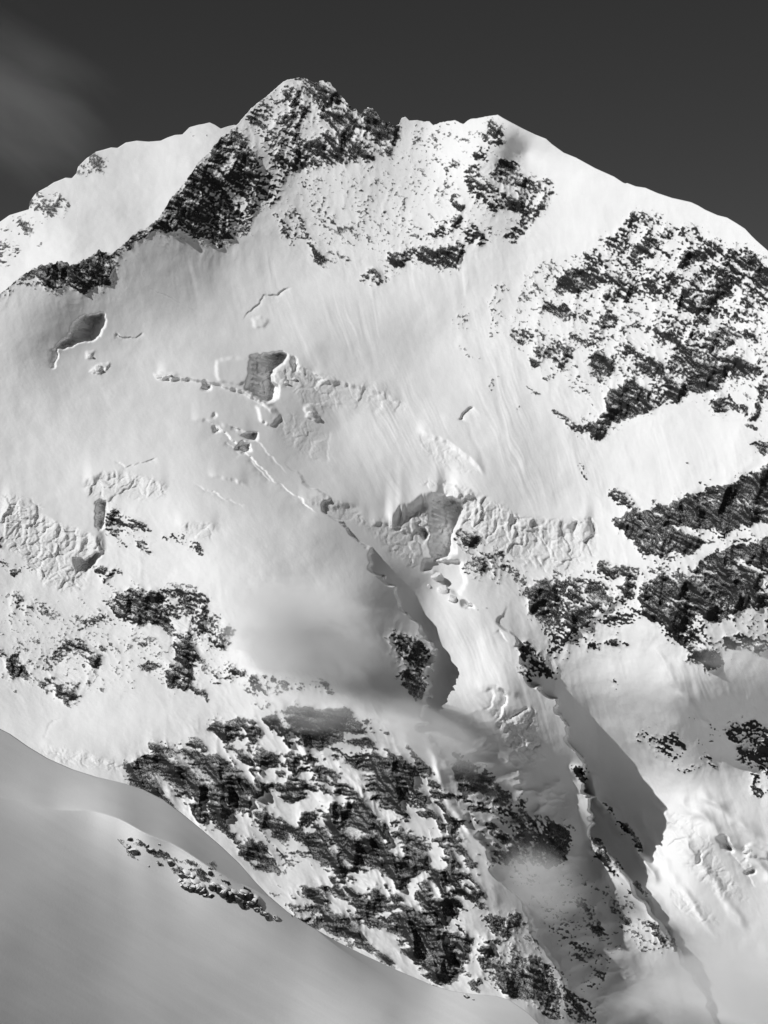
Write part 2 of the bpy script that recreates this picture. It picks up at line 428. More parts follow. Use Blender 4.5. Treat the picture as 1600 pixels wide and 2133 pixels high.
# north buttress
R(.65,'1005,275 1025,252 1040,260 1045,290 1050,305 1035,302 1018,300 1005,290')
R(.6,'980,320 1000,300 1020,305 1020,325 1015,350 1000,350 985,330')
R(.6,'962,360 975,340 1010,345 1000,375 975,385 960,370')
R(.55,'960,395 1000,375 1020,385 1080,392 1130,420 1140,365 1152,385 1148,415 1135,438 1110,470 1090,490 1075,510 1060,505 1055,480 1075,465 1090,445 1060,435 1035,440 1000,440 975,425')
R(.5,'1080,350 1110,375 1140,370 1150,395 1140,420 1100,415 1080,390')
R(.87,'1020,365 1030,340 1045,325 1060,335 1080,345 1085,365 1080,385 1060,390 1035,385 1020,375')
R(.98,'937,422 945,402 955,400 958,405 945,415')
R(.85,'940,425 950,418 965,430 960,440')
R(.68,'935,460 950,445 965,455 960,480 990,470 1005,490 1018,500 1005,520 990,515 970,500 955,490 945,470')
R(.45,'1010,480 1025,465 1025,485 1015,495')
R(.72,'1057,480 1075,475 1095,485 1085,500 1070,505')
# right wall, upper
R(.5,'1295,460 1325,440 1345,442 1350,450 1365,470 1378,500 1375,515 1360,510 1340,530 1335,545 1370,560 1390,575 1400,560 1410,595 1390,605 1370,630 1340,620 1310,635 1290,620 1275,585 1275,560 1290,545 1280,520 1255,510 1265,490 1285,480')
R(.88,'1325,515 1355,500 1378,500 1370,520 1345,525 1330,540 1315,540 1320,525')
R(.78,'1280,570 1310,560 1330,590 1325,610 1295,610 1280,590')
R(.78,'1390,575 1405,575 1412,595 1395,605 1380,600')
R(.7,'1350,570 1375,570 1370,585 1355,585')
R(.12,'1325,455 1345,455 1350,470 1330,475')
R(.12,'1305,495 1335,490 1330,505 1310,510')
R(.05,'1340,540 1370,545 1385,560 1360,560 1345,552')
R(.5,'1225,525 1240,520 1275,560 1265,590 1235,600 1200,610 1195,570 1210,550')
R(.78,'1150,605 1165,590 1180,565 1195,560 1215,570 1245,565 1260,585 1230,605 1190,612 1165,615')
R(.9,'1125,635 1135,628 1150,635 1165,640 1180,635 1195,650 1185,665 1170,672 1150,655')
R(.6,'1190,650 1215,655 1235,645 1235,660 1220,675 1200,660')
R(.78,'1255,605 1275,605 1300,600 1310,620 1275,630 1255,620')
R(.78,'1240,665 1255,650 1275,645 1290,660 1280,680 1250,690 1235,705 1230,690')
R(.65,'1065,690 1080,682 1105,690 1115,705 1100,725 1085,720 1070,705')
R(.4,'1110,690 1140,695 1150,710 1130,710')
R(.75,'1115,730 1140,710 1165,710 1190,725 1190,745 1165,765 1150,760 1140,745 1120,750')
R(.75,'1095,745 1105,745 1120,760 1110,765')
R(.9,'1128,790 1140,782 1155,780 1152,795 1140,800')
R(.6,'1090,795 1105,805 1130,820 1125,823 1105,812')
R(.7,'1070,845 1080,840 1085,850 1075,855')
R(.45,'1190,690 1205,685 1220,700 1250,700 1240,715 1215,730 1195,720')
R(.35,'1175,780 1210,760 1240,760 1225,790 1190,795')
R(.8,'1230,740 1240,730 1265,740 1280,760 1290,760 1285,775 1260,795 1240,795 1225,780')
R(.7,'1280,720 1290,712 1310,720 1330,730 1320,742 1300,735')
R(.6,'1305,675 1330,670 1355,680 1360,690 1345,705 1335,690')
R(.22,'1015,600 1040,580 1055,600 1045,640 1040,690 1020,710 1010,700 1025,660 1020,640')
R(.15,'940,640 965,635 985,660 965,690 940,675')
R(.22,'950,715 980,725 985,745 960,750')
R(.22,'990,725 1015,735 1010,750 990,745')
R(.3,'990,765 1010,770 1030,790 1025,815 1005,800')
R(.3,'1030,775 1050,775 1050,785')
R(.2,'1080,615 1110,570 1160,575 1150,600 1100,610 1085,625')
R(.6,'1150,850 1170,860 1190,880 1210,890 1205,900 1185,890')
R(.65,'1405,545 1430,525 1460,515 1475,500 1495,500 1512,515 1505,530 1480,535 1440,550 1415,555')
R(.94,'1412,548 1440,530 1465,505 1472,505 1460,530 1435,545')
R(.45,'1360,450 1400,465 1450,475 1465,488 1450,495 1420,490 1395,490 1375,480')
R(.3,'1385,490 1430,500 1410,530 1395,520')
R(.74,'1445,575 1475,560 1500,545 1530,520 1550,515 1570,525 1580,545 1600,560 1660,620 1660,680 1600,600 1575,595 1560,580 1540,590 1520,620 1495,630 1480,650 1460,655 1430,650 1410,645 1410,620 1425,600 1430,585')
R(.95,'1575,570 1600,560 1640,600 1600,597 1580,595')
R(.92,'1485,600 1510,590 1525,595 1510,620 1490,615')
R(.94,'1410,640 1425,630 1437,645 1425,652')
R(.87,'1530,530 1555,545 1560,565 1535,565')
R(.62,'1540,620 1570,600 1600,615 1700,720 1700,780 1600,650 1570,660 1550,650')
R(.62,'1380,660 1410,655 1450,660 1490,640 1530,650 1560,670 1540,680 1510,660 1500,690 1470,700 1440,710 1410,700 1385,690')
R(.5,'1380,700 1400,680 1440,665 1450,690 1430,710 1400,720')
R(.86,'1460,710 1490,690 1510,675 1550,690 1560,705 1530,710 1510,730 1490,735 1470,725')
R(.05,'1455,685 1480,665 1500,665 1485,690 1465,705')
R(.74,'1405,720 1450,715 1500,735 1540,740 1580,765 1590,780 1580,790 1560,785 1530,785 1510,770 1500,790 1490,810 1470,822 1450,815 1420,828 1400,840 1370,850 1345,862 1320,875 1280,880 1270,900 1250,918 1225,920 1230,905 1205,900 1200,890 1220,885 1250,865 1265,850 1262,830 1270,810 1290,805 1310,800 1320,770 1345,750 1370,760 1390,770')
R(.94,'1262,828 1275,808 1295,808 1310,835 1330,860 1290,880 1270,860')
R(.92,'1460,760 1490,755 1510,780 1500,810 1470,820 1430,815 1440,790')
R(.87,'1225,890 1265,870 1270,900 1245,918 1225,905')
R(.9,'1350,840 1370,830 1375,850 1345,860')
R(.45,'1310,790 1350,780 1390,790 1380,820 1340,815')
R(.77,'1470,838 1490,830 1515,820 1530,835 1560,845 1555,870 1540,875 1530,855 1510,865 1490,860 1485,845')
R(.8,'1575,810 1600,800 1650,800 1650,840 1600,830 1590,850 1580,870 1565,880 1562,870 1580,845')
R(.5,'1555,885 1580,890 1575,900 1555,895')
R(.93,'1560,925 1580,918 1600,920 1660,940 1640,965 1600,945 1590,948 1575,935')
R(.22,'1420,965 1440,955 1455,965 1430,970')
R(.62,'1440,997 1455,995 1465,1005 1480,1012 1470,1012 1450,1003')
# right wall, lower bands
R(.72,'1264,1017 1285,1022 1310,1027 1318,1038 1330,1055 1310,1060 1300,1050 1285,1050 1272,1045 1268,1030')
R(.86,'1275,1090 1295,1075 1320,1060 1345,1055 1370,1055 1400,1043 1430,1043 1440,1035 1450,1030 1480,1015 1510,1010 1540,1000 1560,980 1600,970 1720,940 1720,1090 1600,1090 1570,1095 1555,1100 1530,1110 1510,1115 1500,1110 1480,1100 1450,1098 1430,1095 1400,1095 1420,1100 1440,1110 1450,1122 1480,1125 1490,1130 1460,1135 1450,1145 1430,1160 1410,1170 1385,1180 1380,1160 1350,1158 1330,1150 1322,1135 1325,1125 1305,1110 1290,1100 1280,1095')
R(.98,'1400,1075 1430,1060 1460,1065 1490,1050 1540,1060 1550,1080 1510,1110 1480,1097 1430,1092')
R(.96,'1430,1037 1450,1035 1470,1050 1500,1055 1470,1062 1440,1050')
R(.93,'1530,1010 1600,975 1700,960 1700,1030 1600,1030 1560,1040 1530,1030')
R(.02,'1395,1093 1440,1096 1480,1102 1510,1122 1490,1122 1450,1106')
R(.05,'1498,1120 1530,1100 1548,1092 1560,1110 1540,1122 1510,1127')
R(.4,'1385,1155 1420,1150 1430,1160 1400,1178 1385,1178')
R(.82,'1525,1125 1555,1118 1560,1125 1530,1130')
R(.84,'1435,1185 1460,1165 1490,1150 1510,1145 1540,1135 1580,1120 1600,1115 1720,1110 1720,1260 1600,1260 1570,1265 1550,1270 1520,1280 1500,1300 1480,1290 1450,1280 1450,1295 1440,1305 1420,1330 1410,1335 1390,1310 1360,1295 1340,1280 1335,1260 1325,1250 1330,1230 1350,1210 1390,1195 1410,1190 1430,1200')
R(.97,'1530,1140 1600,1120 1700,1115 1700,1175 1600,1175 1560,1175 1535,1165')
R(.96,'1460,1200 1500,1195 1580,1215 1580,1240 1540,1250 1500,1240 1470,1225')
R(.96,'1430,1200 1460,1205 1470,1235 1450,1238 1435,1220')
R(.93,'1340,1250 1400,1265 1440,1285 1420,1320 1390,1305 1350,1285')
R(.93,'1370,1210 1400,1215 1415,1240 1390,1245')
R(.06,'1515,1178 1545,1165 1575,1178 1610,1185 1570,1187 1545,1180')
R(.06,'1408,1252 1437,1236 1430,1252')
R(.06,'1578,1212 1610,1203 1610,1238 1585,1232')
R(.1,'1478,1195 1492,1188 1495,1198 1482,1200')
R(.45,'1450,1290 1490,1310 1480,1330 1450,1320')
R(.7,'1410,1310 1450,1310 1480,1340 1440,1345 1415,1340')
R(.9,'1380,1312 1420,1330 1470,1350 1510,1368 1503,1392 1470,1385 1430,1360')
R(.62,'1510,1325 1540,1315 1600,1340 1600,1362 1550,1352 1510,1350')
R(.8,'1590,1290 1620,1290 1620,1325 1598,1320')
R(.74,'1245,1172 1260,1170 1290,1180 1310,1180 1325,1190 1333,1200 1325,1230 1315,1250 1300,1240 1280,1215 1260,1205 1250,1190')
R(.1,'1275,1210 1295,1200 1300,1215 1285,1222')
R(.7,'1090,1230 1130,1208 1180,1205 1240,1210 1275,1250 1255,1268 1232,1285 1230,1300 1200,1312 1180,1332 1160,1342 1190,1362 1160,1352 1130,1320 1120,1290 1095,1270')
R(.95,'1095,1228 1120,1212 1145,1215 1160,1235 1150,1250 1125,1255 1105,1250 1095,1240')
R(.95,'1220,1215 1260,1225 1278,1248 1250,1265 1230,1255')
R(.82,'1100,1255 1130,1265 1145,1285 1130,1290 1110,1275')
R(.86,'1170,1265 1200,1270 1225,1285 1215,1305 1180,1300')
R(.62,'1260,1285 1290,1270 1310,1275 1325,1290 1315,1300 1290,1305 1285,1325 1270,1315 1255,1300')
R(.78,'1250,1335 1275,1330 1300,1330 1320,1340 1315,1347 1290,1338 1270,1342')
R(.42,'1190,1332 1230,1310 1250,1320 1240,1345 1200,1350')
R(.88,'950,1110 965,1100 985,1110 1000,1120 995,1130 970,1140 955,1130 945,1120')
R(.6,'960,1175 985,1160 1010,1150 1045,1150 1070,1165 1060,1170 1080,1185 1100,1215 1085,1225 1070,1215 1050,1205 1030,1200 1000,1190 990,1200 965,1200')
R(.93,'985,1165 1005,1165 1010,1185 995,1185')
R(.5,'1060,1220 1085,1230 1100,1240 1085,1245 1070,1235')
R(.5,'990,1260 1010,1262 1015,1272 1000,1270')
R(.2,'1080,1180 1130,1190 1120,1205 1095,1200')
R(.78,'1075,1350 1090,1335 1105,1340 1120,1350 1125,1365 1110,1385 1085,1370')
R(.5,'1090,1375 1130,1350 1150,1340 1170,1360 1165,1400 1140,1410 1115,1410 1100,1395')
R(.55,'1075,1400 1100,1395 1115,1420 1095,1425')
R(.6,'1130,1290 1180,1310 1175,1350 1150,1355')
R(.4,'1200,965 1215,972 1226,1002 1220,1012 1208,990')
# left of the dome
R(.62,'222,1080 228,1055 240,1060 255,1072 270,1080 290,1085 315,1100 300,1110 285,1100 270,1105 250,1110 260,1125 272,1140 260,1142 245,1125 230,1115 222,1100')
R(.68,'285,1130 300,1125 320,1145 310,1155 300,1155')
R(.5,'335,1118 360,1110 385,1120 400,1135 395,1150 380,1130 350,1128')
R(.5,'400,1130 415,1135 420,1150 405,1155')
R(.83,'190,1190 215,1173 235,1185 258,1195 250,1200 230,1195 225,1212 205,1205')
R(.85,'22,1185 35,1180 40,1195 30,1205')
R(.4,'45,1180 60,1180 72,1195 60,1195')
R(.4,'-20,1120 0,1120 12,1135 10,1145 -20,1145')
R(.5,'-20,1165 0,1165 18,1170 10,1180 -20,1180')
R(.5,'5,1240 30,1228 60,1240 70,1260 68,1275 40,1275 30,1265 15,1255')
R(.5,'72,1265 85,1255 100,1275 85,1278')
R(.9,'112,1262 120,1256 132,1258 118,1265')
R(.74,'250,1235 275,1225 300,1230 330,1228 360,1228 400,1235 430,1240 440,1245 430,1260 440,1280 460,1290 465,1300 440,1320 420,1310 410,1330 410,1370 395,1400 400,1420 430,1430 440,1450 430,1470 425,1450 400,1435 360,1435 345,1430 345,1400 365,1360 355,1330 330,1300 320,1300 280,1298 265,1290 265,1270 250,1285 225,1265 215,1255 240,1250 245,1240')
R(.92,'245,1240 270,1232 295,1235 310,1255 320,1275 330,1300 290,1298 268,1280 262,1255')
R(.96,'325,1270 345,1285 360,1310 350,1318 335,1305 322,1290')
R(.93,'352,1400 372,1365 400,1340 402,1400 398,1428 352,1428')
R(.92,'222,1255 240,1258 265,1275 262,1285 240,1275')
R(.06,'355,1295 385,1285 402,1300 385,1312 365,1306')
R(.25,'340,1245 370,1250 365,1260 345,1258')
R(.15,'365,1415 385,1412 388,1420')
R(.5,'180,1295 205,1280 215,1275 215,1290 190,1305 170,1315 165,1310')
R(.75,'222,1285 235,1300 250,1315 240,1305 225,1295')
R(.64,'145,1335 165,1325 180,1335 195,1345 215,1345 235,1345 250,1335 240,1325 255,1330 240,1345 213,1360 213,1390 185,1392 170,1385 180,1370 190,1350 165,1345 140,1365 125,1385 105,1395 85,1395 85,1375 100,1365 120,1345')
R(.78,'150,1345 170,1340 190,1345 180,1365 160,1365')
R(.96,'185,1375 195,1360 210,1370 213,1390 190,1390')
R(.92,'95,1390 110,1385 112,1398 97,1402')
R(.78,'85,1420 100,1415 130,1400 150,1390 140,1405 115,1420 90,1425')
R(.78,'115,1425 140,1420 160,1415 165,1435 155,1448 175,1445 172,1452 155,1455 145,1465 125,1455 112,1440')
R(.7,'175,1430 195,1410 200,1405 200,1412 185,1430')
R(.7,'88,1425 100,1430 108,1440 98,1440')
R(.95,'12,1365 25,1362 45,1362 35,1375 50,1395 62,1405 60,1420 45,1420 20,1415 15,1400 15,1380')
R(.6,'-20,1352 0,1355 15,1360 20,1365 -20,1365')
R(.35,'60,1370 90,1365 100,1360 85,1390 70,1395')
R(.78,'198,1435 210,1430 222,1433 215,1440 205,1440')
R(.88,'280,1340 300,1337 310,1345 295,1348')
R(.93,'295,1385 315,1378 335,1385 325,1397 305,1400 297,1393')
R(.5,'262,1340 280,1343 272,1352')
R(.7,'242,1378 248,1378 245,1390')
R(.4,'380,1480 400,1470 402,1480 385,1500 378,1505')
# lower spur, left wall
R(.9,'265,1605 262,1590 275,1580 300,1575 318,1568 325,1548 340,1540 360,1543 380,1555 410,1565 440,1570 470,1580 500,1600 520,1620 545,1635 560,1650 568,1660 545,1658 525,1665 520,1690 500,1700 470,1705 450,1705 425,1715 410,1705 380,1680 350,1660 330,1650 300,1645 275,1640 268,1620')
R(.5,'262,1605 262,1590 278,1580 290,1585 280,1625 268,1625')
R(.97,'285,1590 310,1580 320,1600 330,1640 300,1640 283,1630')
R(.96,'318,1570 330,1550 360,1545 385,1560 385,1575 350,1580 325,1580')
R(.93,'350,1600 480,1590 560,1650 480,1660 400,1650 350,1630')
R(.72,'330,1650 380,1658 450,1668 520,1680 510,1695 460,1705 420,1715 390,1690 350,1668')
R(.88,'415,1525 430,1515 450,1505 480,1500 510,1495 525,1498 530,1512 543,1520 540,1535 520,1530 505,1520 495,1525 500,1535 475,1540 460,1530 440,1530 420,1530')
R(.84,'485,1570 500,1560 520,1555 530,1565 540,1570 560,1570 572,1580 570,1595 555,1600 540,1590 550,1610 580,1630 610,1640 640,1650 635,1670 610,1672 590,1660 570,1645 545,1615 520,1595 500,1580')
R(.5,'385,1555 410,1545 440,1550 470,1545 460,1555 430,1565 410,1565')
R(.82,'545,1500 570,1485 600,1475 640,1470 660,1490 690,1500 720,1510 715,1540 695,1555 660,1560 620,1560 600,1550 595,1535 580,1520 560,1510')
R(.5,'500,1440 530,1405 570,1410 600,1420 680,1420 700,1440 690,1450 640,1440 580,1440 560,1450 520,1455')
R(.62,'520,1465 560,1460 570,1470 545,1480')
R(.87,'680,1470 720,1470 740,1480 735,1490 700,1490')
R(.45,'720,1520 760,1500 800,1520 790,1550 760,1570 730,1550')
R(.74,'590,1570 640,1565 660,1575 680,1585 700,1575 720,1580 760,1590 740,1600 700,1600 720,1620 690,1620 650,1610 620,1615 600,1600')
R(.8,'600,1615 650,1625 700,1610 720,1605 715,1625 680,1640 640,1645 700,1640 730,1650 720,1660 690,1665 650,1660')
R(.5,'600,1680 640,1690 660,1695 660,1710 640,1705 615,1715 600,1700')
R(.55,'430,1725 470,1715 500,1705 490,1720 460,1735 440,1740')
R(.6,'515,1705 540,1695 565,1690 560,1705 530,1712')
R(.5,'540,1725 570,1715 595,1725 600,1745 580,1750 550,1740')
R(.55,'485,1770 510,1755 540,1750 555,1765 575,1775 600,1775 620,1785 620,1805 600,1820 570,1815 545,1815 520,1800 500,1790')
# lower spur, main pillars
R(.86,'735,1600 760,1585 790,1580 830,1575 870,1585 890,1605 870,1625 860,1640 840,1655 845,1670 830,1680 835,1695 860,1710 850,1715 825,1700 800,1690 780,1700 770,1670 755,1650 765,1640 745,1620')
R(.96,'810,1585 860,1590 885,1605 850,1640 830,1655 810,1630')
R(.87,'635,1750 650,1730 680,1720 690,1705 700,1690 720,1680 760,1675 790,1700 820,1715 805,1735 840,1740 870,1740 890,1755 905,1770 890,1800 870,1820 850,1830 850,1845 830,1850 810,1835 790,1830 785,1815 770,1810 740,1810 720,1825 700,1805 680,1800 660,1790 640,1775')
R(.94,'700,1720 740,1700 780,1720 800,1750 790,1790 770,1810 740,1805 710,1800 700,1770')
R(.96,'870,1760 900,1770 890,1800 870,1812 860,1790')
R(.25,'785,1760 800,1753 830,1765 820,1775 800,1770')
R(.4,'810,1790 830,1790 840,1800 820,1805')
R(.02,'845,1680 870,1695 890,1705 912,1708 920,1735 905,1750 890,1745 870,1735 840,1735 815,1730 830,1715 855,1712')
R(.6,'890,1650 910,1620 930,1640 945,1655 975,1660 1000,1675 1005,1700 1000,1720 990,1710 970,1690 960,1705 930,1700 910,1695 895,1680 885,1665')
R(.72,'910,1710 930,1705 945,1720 950,1735 960,1740 935,1740 920,1725')
R(.87,'920,1740 950,1745 965,1760 965,1790 950,1800 930,1790 915,1775')
R(.82,'915,1810 930,1790 960,1790 975,1800 985,1810 975,1830 965,1850 950,1890 960,1900 950,1920 940,1910 920,1900 900,1905 880,1890 865,1870 870,1845 885,1830 905,1825')
R(.89,'865,1880 900,1890 920,1905 935,1930 945,1940 955,1935 985,1945 990,1965 975,2000 965,2020 955,2030 955,2040 940,2055 925,2050 905,2035 890,2020 870,1995 850,1970 830,1950 830,1935 845,1915 835,1895')
R(.99,'845,1910 880,1900 920,1950 920,2000 910,2030 880,2000 860,1975 840,1950')
R(.9,'640,1850 655,1840 680,1845 700,1850 715,1865 705,1875 690,1880 670,1882 655,1870 640,1860 645,1850')
R(.6,'725,1855 745,1840 760,1845 775,1860 790,1880 800,1895 780,1905 760,1890 745,1875')
R(.87,'720,1850 735,1840 748,1855 735,1865 725,1862')
R(.78,'625,1915 640,1900 655,1880 665,1890 655,1905 640,1920')
R(.82,'640,1925 670,1910 690,1900 720,1895 750,1900 780,1905 790,1920 800,1925 820,1900 840,1890 830,1910 800,1930 770,1945 750,1955 730,1950 700,1945 680,1940 650,1930')
R(.96,'700,1905 745,1905 755,1940 740,1950 705,1930')
R(.65,'775,1985 800,1980 815,1990 830,2005 820,2012 790,1995')
R(.87,'825,1965 840,1960 855,1985 850,1995 835,1985')
R(.82,'800,1942 830,1920 845,1950 830,1955')
R(.6,'870,2020 900,2035 930,2055 920,2062 890,2042')
R(.72,'990,1960 1000,1930 1020,1920 1045,1925 1060,1940 1055,1960 1035,1975 1020,1990 1000,1985')
R(.78,'1040,1915 1060,1905 1080,1905 1085,1915 1070,1930 1055,1930')
R(.5,'995,2020 1040,1990 1050,2005 1010,2030')
R(.8,'1030,2020 1060,2005 1100,1990 1100,2020 1110,2060 1100,2080 1080,2082 1060,2070 1045,2055 1025,2045 1000,2050 995,2035')
R(.96,'1045,2055 1075,2055 1100,2060 1110,2085 1085,2085 1060,2075')
R(.77,'1100,1980 1120,1990 1140,2010 1155,2030 1165,2060 1170,2090 1160,2133 1140,2120 1120,2100 1110,2060 1100,2020')
R(.5,'930,1810 960,1830 1000,1840 1010,1860 1000,1880 985,1880 980,1865')
R(.05,'1020,1860 1060,1880 1070,1900 1040,1905 1000,1905 1010,1880')
R(.02,'913,1750 932,1755 917,1785 907,1810 882,1830 867,1850 862,1870 845,1887 815,1907 800,1900 828,1880 853,1840 878,1815 893,1800 903,1770')
# shaded gullies to the right of the spur
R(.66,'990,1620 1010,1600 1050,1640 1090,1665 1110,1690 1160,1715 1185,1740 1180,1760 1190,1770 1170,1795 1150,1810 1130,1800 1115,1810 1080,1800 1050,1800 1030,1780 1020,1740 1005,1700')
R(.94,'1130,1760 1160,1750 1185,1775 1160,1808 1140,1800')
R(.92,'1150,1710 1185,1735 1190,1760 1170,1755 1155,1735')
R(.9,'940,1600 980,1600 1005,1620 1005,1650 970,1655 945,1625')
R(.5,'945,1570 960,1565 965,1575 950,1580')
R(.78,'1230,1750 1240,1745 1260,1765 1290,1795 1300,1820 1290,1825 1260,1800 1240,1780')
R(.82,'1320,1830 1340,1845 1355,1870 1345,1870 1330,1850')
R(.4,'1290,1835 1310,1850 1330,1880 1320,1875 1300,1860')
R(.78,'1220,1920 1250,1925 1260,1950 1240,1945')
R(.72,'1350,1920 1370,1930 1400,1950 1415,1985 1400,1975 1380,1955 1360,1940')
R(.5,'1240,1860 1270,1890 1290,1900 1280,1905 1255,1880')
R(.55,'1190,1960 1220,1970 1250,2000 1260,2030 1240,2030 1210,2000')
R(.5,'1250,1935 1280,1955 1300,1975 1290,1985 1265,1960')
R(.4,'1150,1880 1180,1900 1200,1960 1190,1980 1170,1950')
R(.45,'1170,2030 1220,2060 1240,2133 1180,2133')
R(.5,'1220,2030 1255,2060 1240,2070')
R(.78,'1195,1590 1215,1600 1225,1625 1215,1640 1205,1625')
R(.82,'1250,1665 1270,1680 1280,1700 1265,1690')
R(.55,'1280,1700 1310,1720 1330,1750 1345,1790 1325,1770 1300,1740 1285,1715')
# right lower face
R(.58,'1322,1515 1330,1520 1355,1530 1380,1535 1410,1530 1430,1545 1430,1560 1415,1580 1400,1590 1385,1580 1370,1570 1345,1555 1330,1540')
R(.1,'1400,1550 1420,1550 1415,1570 1400,1575')
R(.45,'1390,1590 1420,1600 1455,1590 1450,1605 1435,1615 1410,1605')
R(.58,'1460,1575 1475,1570 1498,1590 1495,1600 1475,1600')
R(.25,'1445,1540 1460,1530 1495,1535 1500,1550 1480,1560 1455,1560')
R(.4,'1430,1483 1445,1492 1460,1505 1450,1503')
R(.6,'1470,1505 1480,1500 1488,1520 1478,1515')
R(.7,'1505,1530 1530,1515 1560,1498 1580,1500 1600,1520 1680,1560 1680,1660 1600,1620 1580,1600 1560,1580 1540,1575 1530,1560 1545,1550 1520,1545')
R(.62,'1565,1605 1590,1620 1590,1630 1570,1625')
R(.88,'1560,1640 1575,1630 1590,1650 1580,1665 1565,1655')
R(.6,'1272,1412 1282,1412 1290,1425 1282,1435 1275,1430')
# rock on the spur flank below the dome
R(.72,'800,1320 830,1310 850,1320 880,1340 895,1355 895,1385 875,1400 890,1420 885,1455 870,1460 850,1440 830,1415 820,1405 845,1390 830,1370 820,1345')
R(.1,'825,1385 850,1378 868,1385 850,1398 830,1400')
R(.6,'430,1330 470,1300 490,1310 480,1340 440,1360')
R(.5,'440,1400 470,1380 520,1400 480,1420 440,1430')
R(.5,'780,1500 830,1540 850,1560 830,1565 790,1545')

# glacier ice: rough broken ice (relief in metres, outline)
ICE = [(3.0,P('0,1065 60,1050 110,1090 150,1100 210,1120 222,1145 200,1170 185,1190 170,1230 130,1230 90,1210 50,1160 10,1130')),(2.2,P('180,995 240,978 290,990 350,1010 340,1030 290,1040 240,1030 225,1050 200,1040 175,1020')),
 (2.4,P('0,1030 60,1040 90,1060 50,1075 0,1100')),(1.2,P('370,1092 430,1088 460,1095 440,1125 400,1120')),
 (3.2,P('925,1025 960,1015 990,1030 1050,1055 1080,1075 1160,1085 1235,1080 1245,1110 1240,1150 1200,1185 1150,1195 1100,1180 1060,1150 1020,1140 1000,1110 960,1090 955,1050')),
 (3.0,P('830,1075 870,1055 900,1050 905,1110 890,1135 850,1120 830,1095')),(2.6,P('570,775 590,765 625,765 650,775 690,790 670,800 620,795 585,805')),
 (1.2,P('600,800 700,780 740,800 700,860 640,850')),(2.6,P('1020,1480 1060,1490 1110,1470 1122,1540 1112,1600 1060,1560 1035,1510')),
 (1.4,P('1390,1850 1420,1860 1480,1900 1500,1930 1460,1920 1410,1890')),(1.4,P('85,1565 130,1555 200,1570 260,1590 262,1610 200,1600 120,1590')),
 (1.4,P('750,1085 800,1075 850,1110 830,1140 780,1120')),(2.0,P('870,1000 930,1000 930,1020 880,1012')),(1.6,P('640,1035 690,1040 740,1055 765,1095 700,1078')),(1.0,P('860,900 930,925 995,980 960,992 880,942')),(1.7,P('780,1090 860,1080 885,1140 860,1180 800,1140')),(0.9,P('700,790 800,800 850,850 780,862 700,842')),(1.0,P('560,870 620,860 680,910 660,960 600,930')),(1.1,P('1380,1690 1450,1700 1500,1790 1560,1880 1500,1870 1420,1800'))]
# blocks (towards the viewer, negative) and hollows (positive): metres, softness in cells, outline
SOLIDS = [
 (34,2,P('148,690 155,675 175,660 195,658 215,655 220,668 212,690 200,705 165,712 140,722 115,725 125,715 145,705')),
 (-5,2,P('180,735 195,730 193,745 182,750')),(-6,1,P('185,775 205,758 230,756 222,770 210,780')),(5,1,P('208,760 220,768 210,778 214,768')),
 (-5,1,P('320,778 335,775 350,788 332,792')),(-4,1,P('350,775 372,778 360,785')),
 (-8,3,P('452,750 470,747 500,745 518,750 520,775 515,795 500,800 455,795 450,770')),
 (44,2,P('522,740 545,740 585,735 600,740 590,755 572,768 565,785 570,800 580,805 578,830 555,838 535,825 520,815 512,810 520,790')),
 (12,1,P('605,742 615,745 622,765 618,775 608,765')),
 (10,1,P('425,795 440,810 430,815 418,812')),(8,1,P('445,858 453,868 440,870')),(10,1,P('440,885 455,895 460,902 445,900')),(15,1,P('488,935 503,918 520,928 523,942 505,944')),(7,1,P('495,905 535,903 536,918 515,914')),
 (-11,2,P('535,846 570,850 583,866 567,888 545,878')),(-7,1,P('633,848 650,845 668,870 658,878 640,868')),
 (-7,3,P('525,665 545,660 560,668 550,682 530,680')),
 (48,2,P('900,1030 925,1035 955,1045 965,1060 955,1085 950,1100 945,1130 950,1150 930,1160 905,1165 895,1140 900,1110 895,1080 895,1055')),
 (20,1,P('865,1090 880,1100 897,1115 885,1125 870,1105')),
 (16,3,P('885,1165 960,1170 970,1215 955,1240 930,1225 905,1190 880,1190')),
(9,1,P('958,1248 975,1255 990,1268 960,1262')),
 (-10,1,P('925,1008 950,1012 962,1030 955,1040 930,1035')),(-8,1,P('970,1022 982,1018 985,1035 972,1038')),
 (11,1,P('1063,1070 1080,1087 1068,1095 1060,1110')),(9,1,P('1185,1097 1205,1085 1202,1100 1195,1112')),(13,1,P('1226,1075 1240,1095 1243,1115 1233,1105')),
 (9,1,P('150,1160 160,1190 185,1190 215,1150 200,1152 180,1168')),(26,1,P('200,1045 210,1040 222,1050 220,1090 208,1105 200,1090')),
 (6,1,P('1450,1782 1458,1770 1462,1795 1450,1800')),(6,2,P('1490,1745 1510,1740 1520,1760 1530,1775 1510,1770')),(8,1,P('1545,1772 1550,1760 1562,1775')),(8,1,P('1548,1817 1570,1808 1574,1820 1555,1823')),
 (-7,2,P('1550,1765 1565,1757 1600,1775 1600,1790 1560,1783')),
]
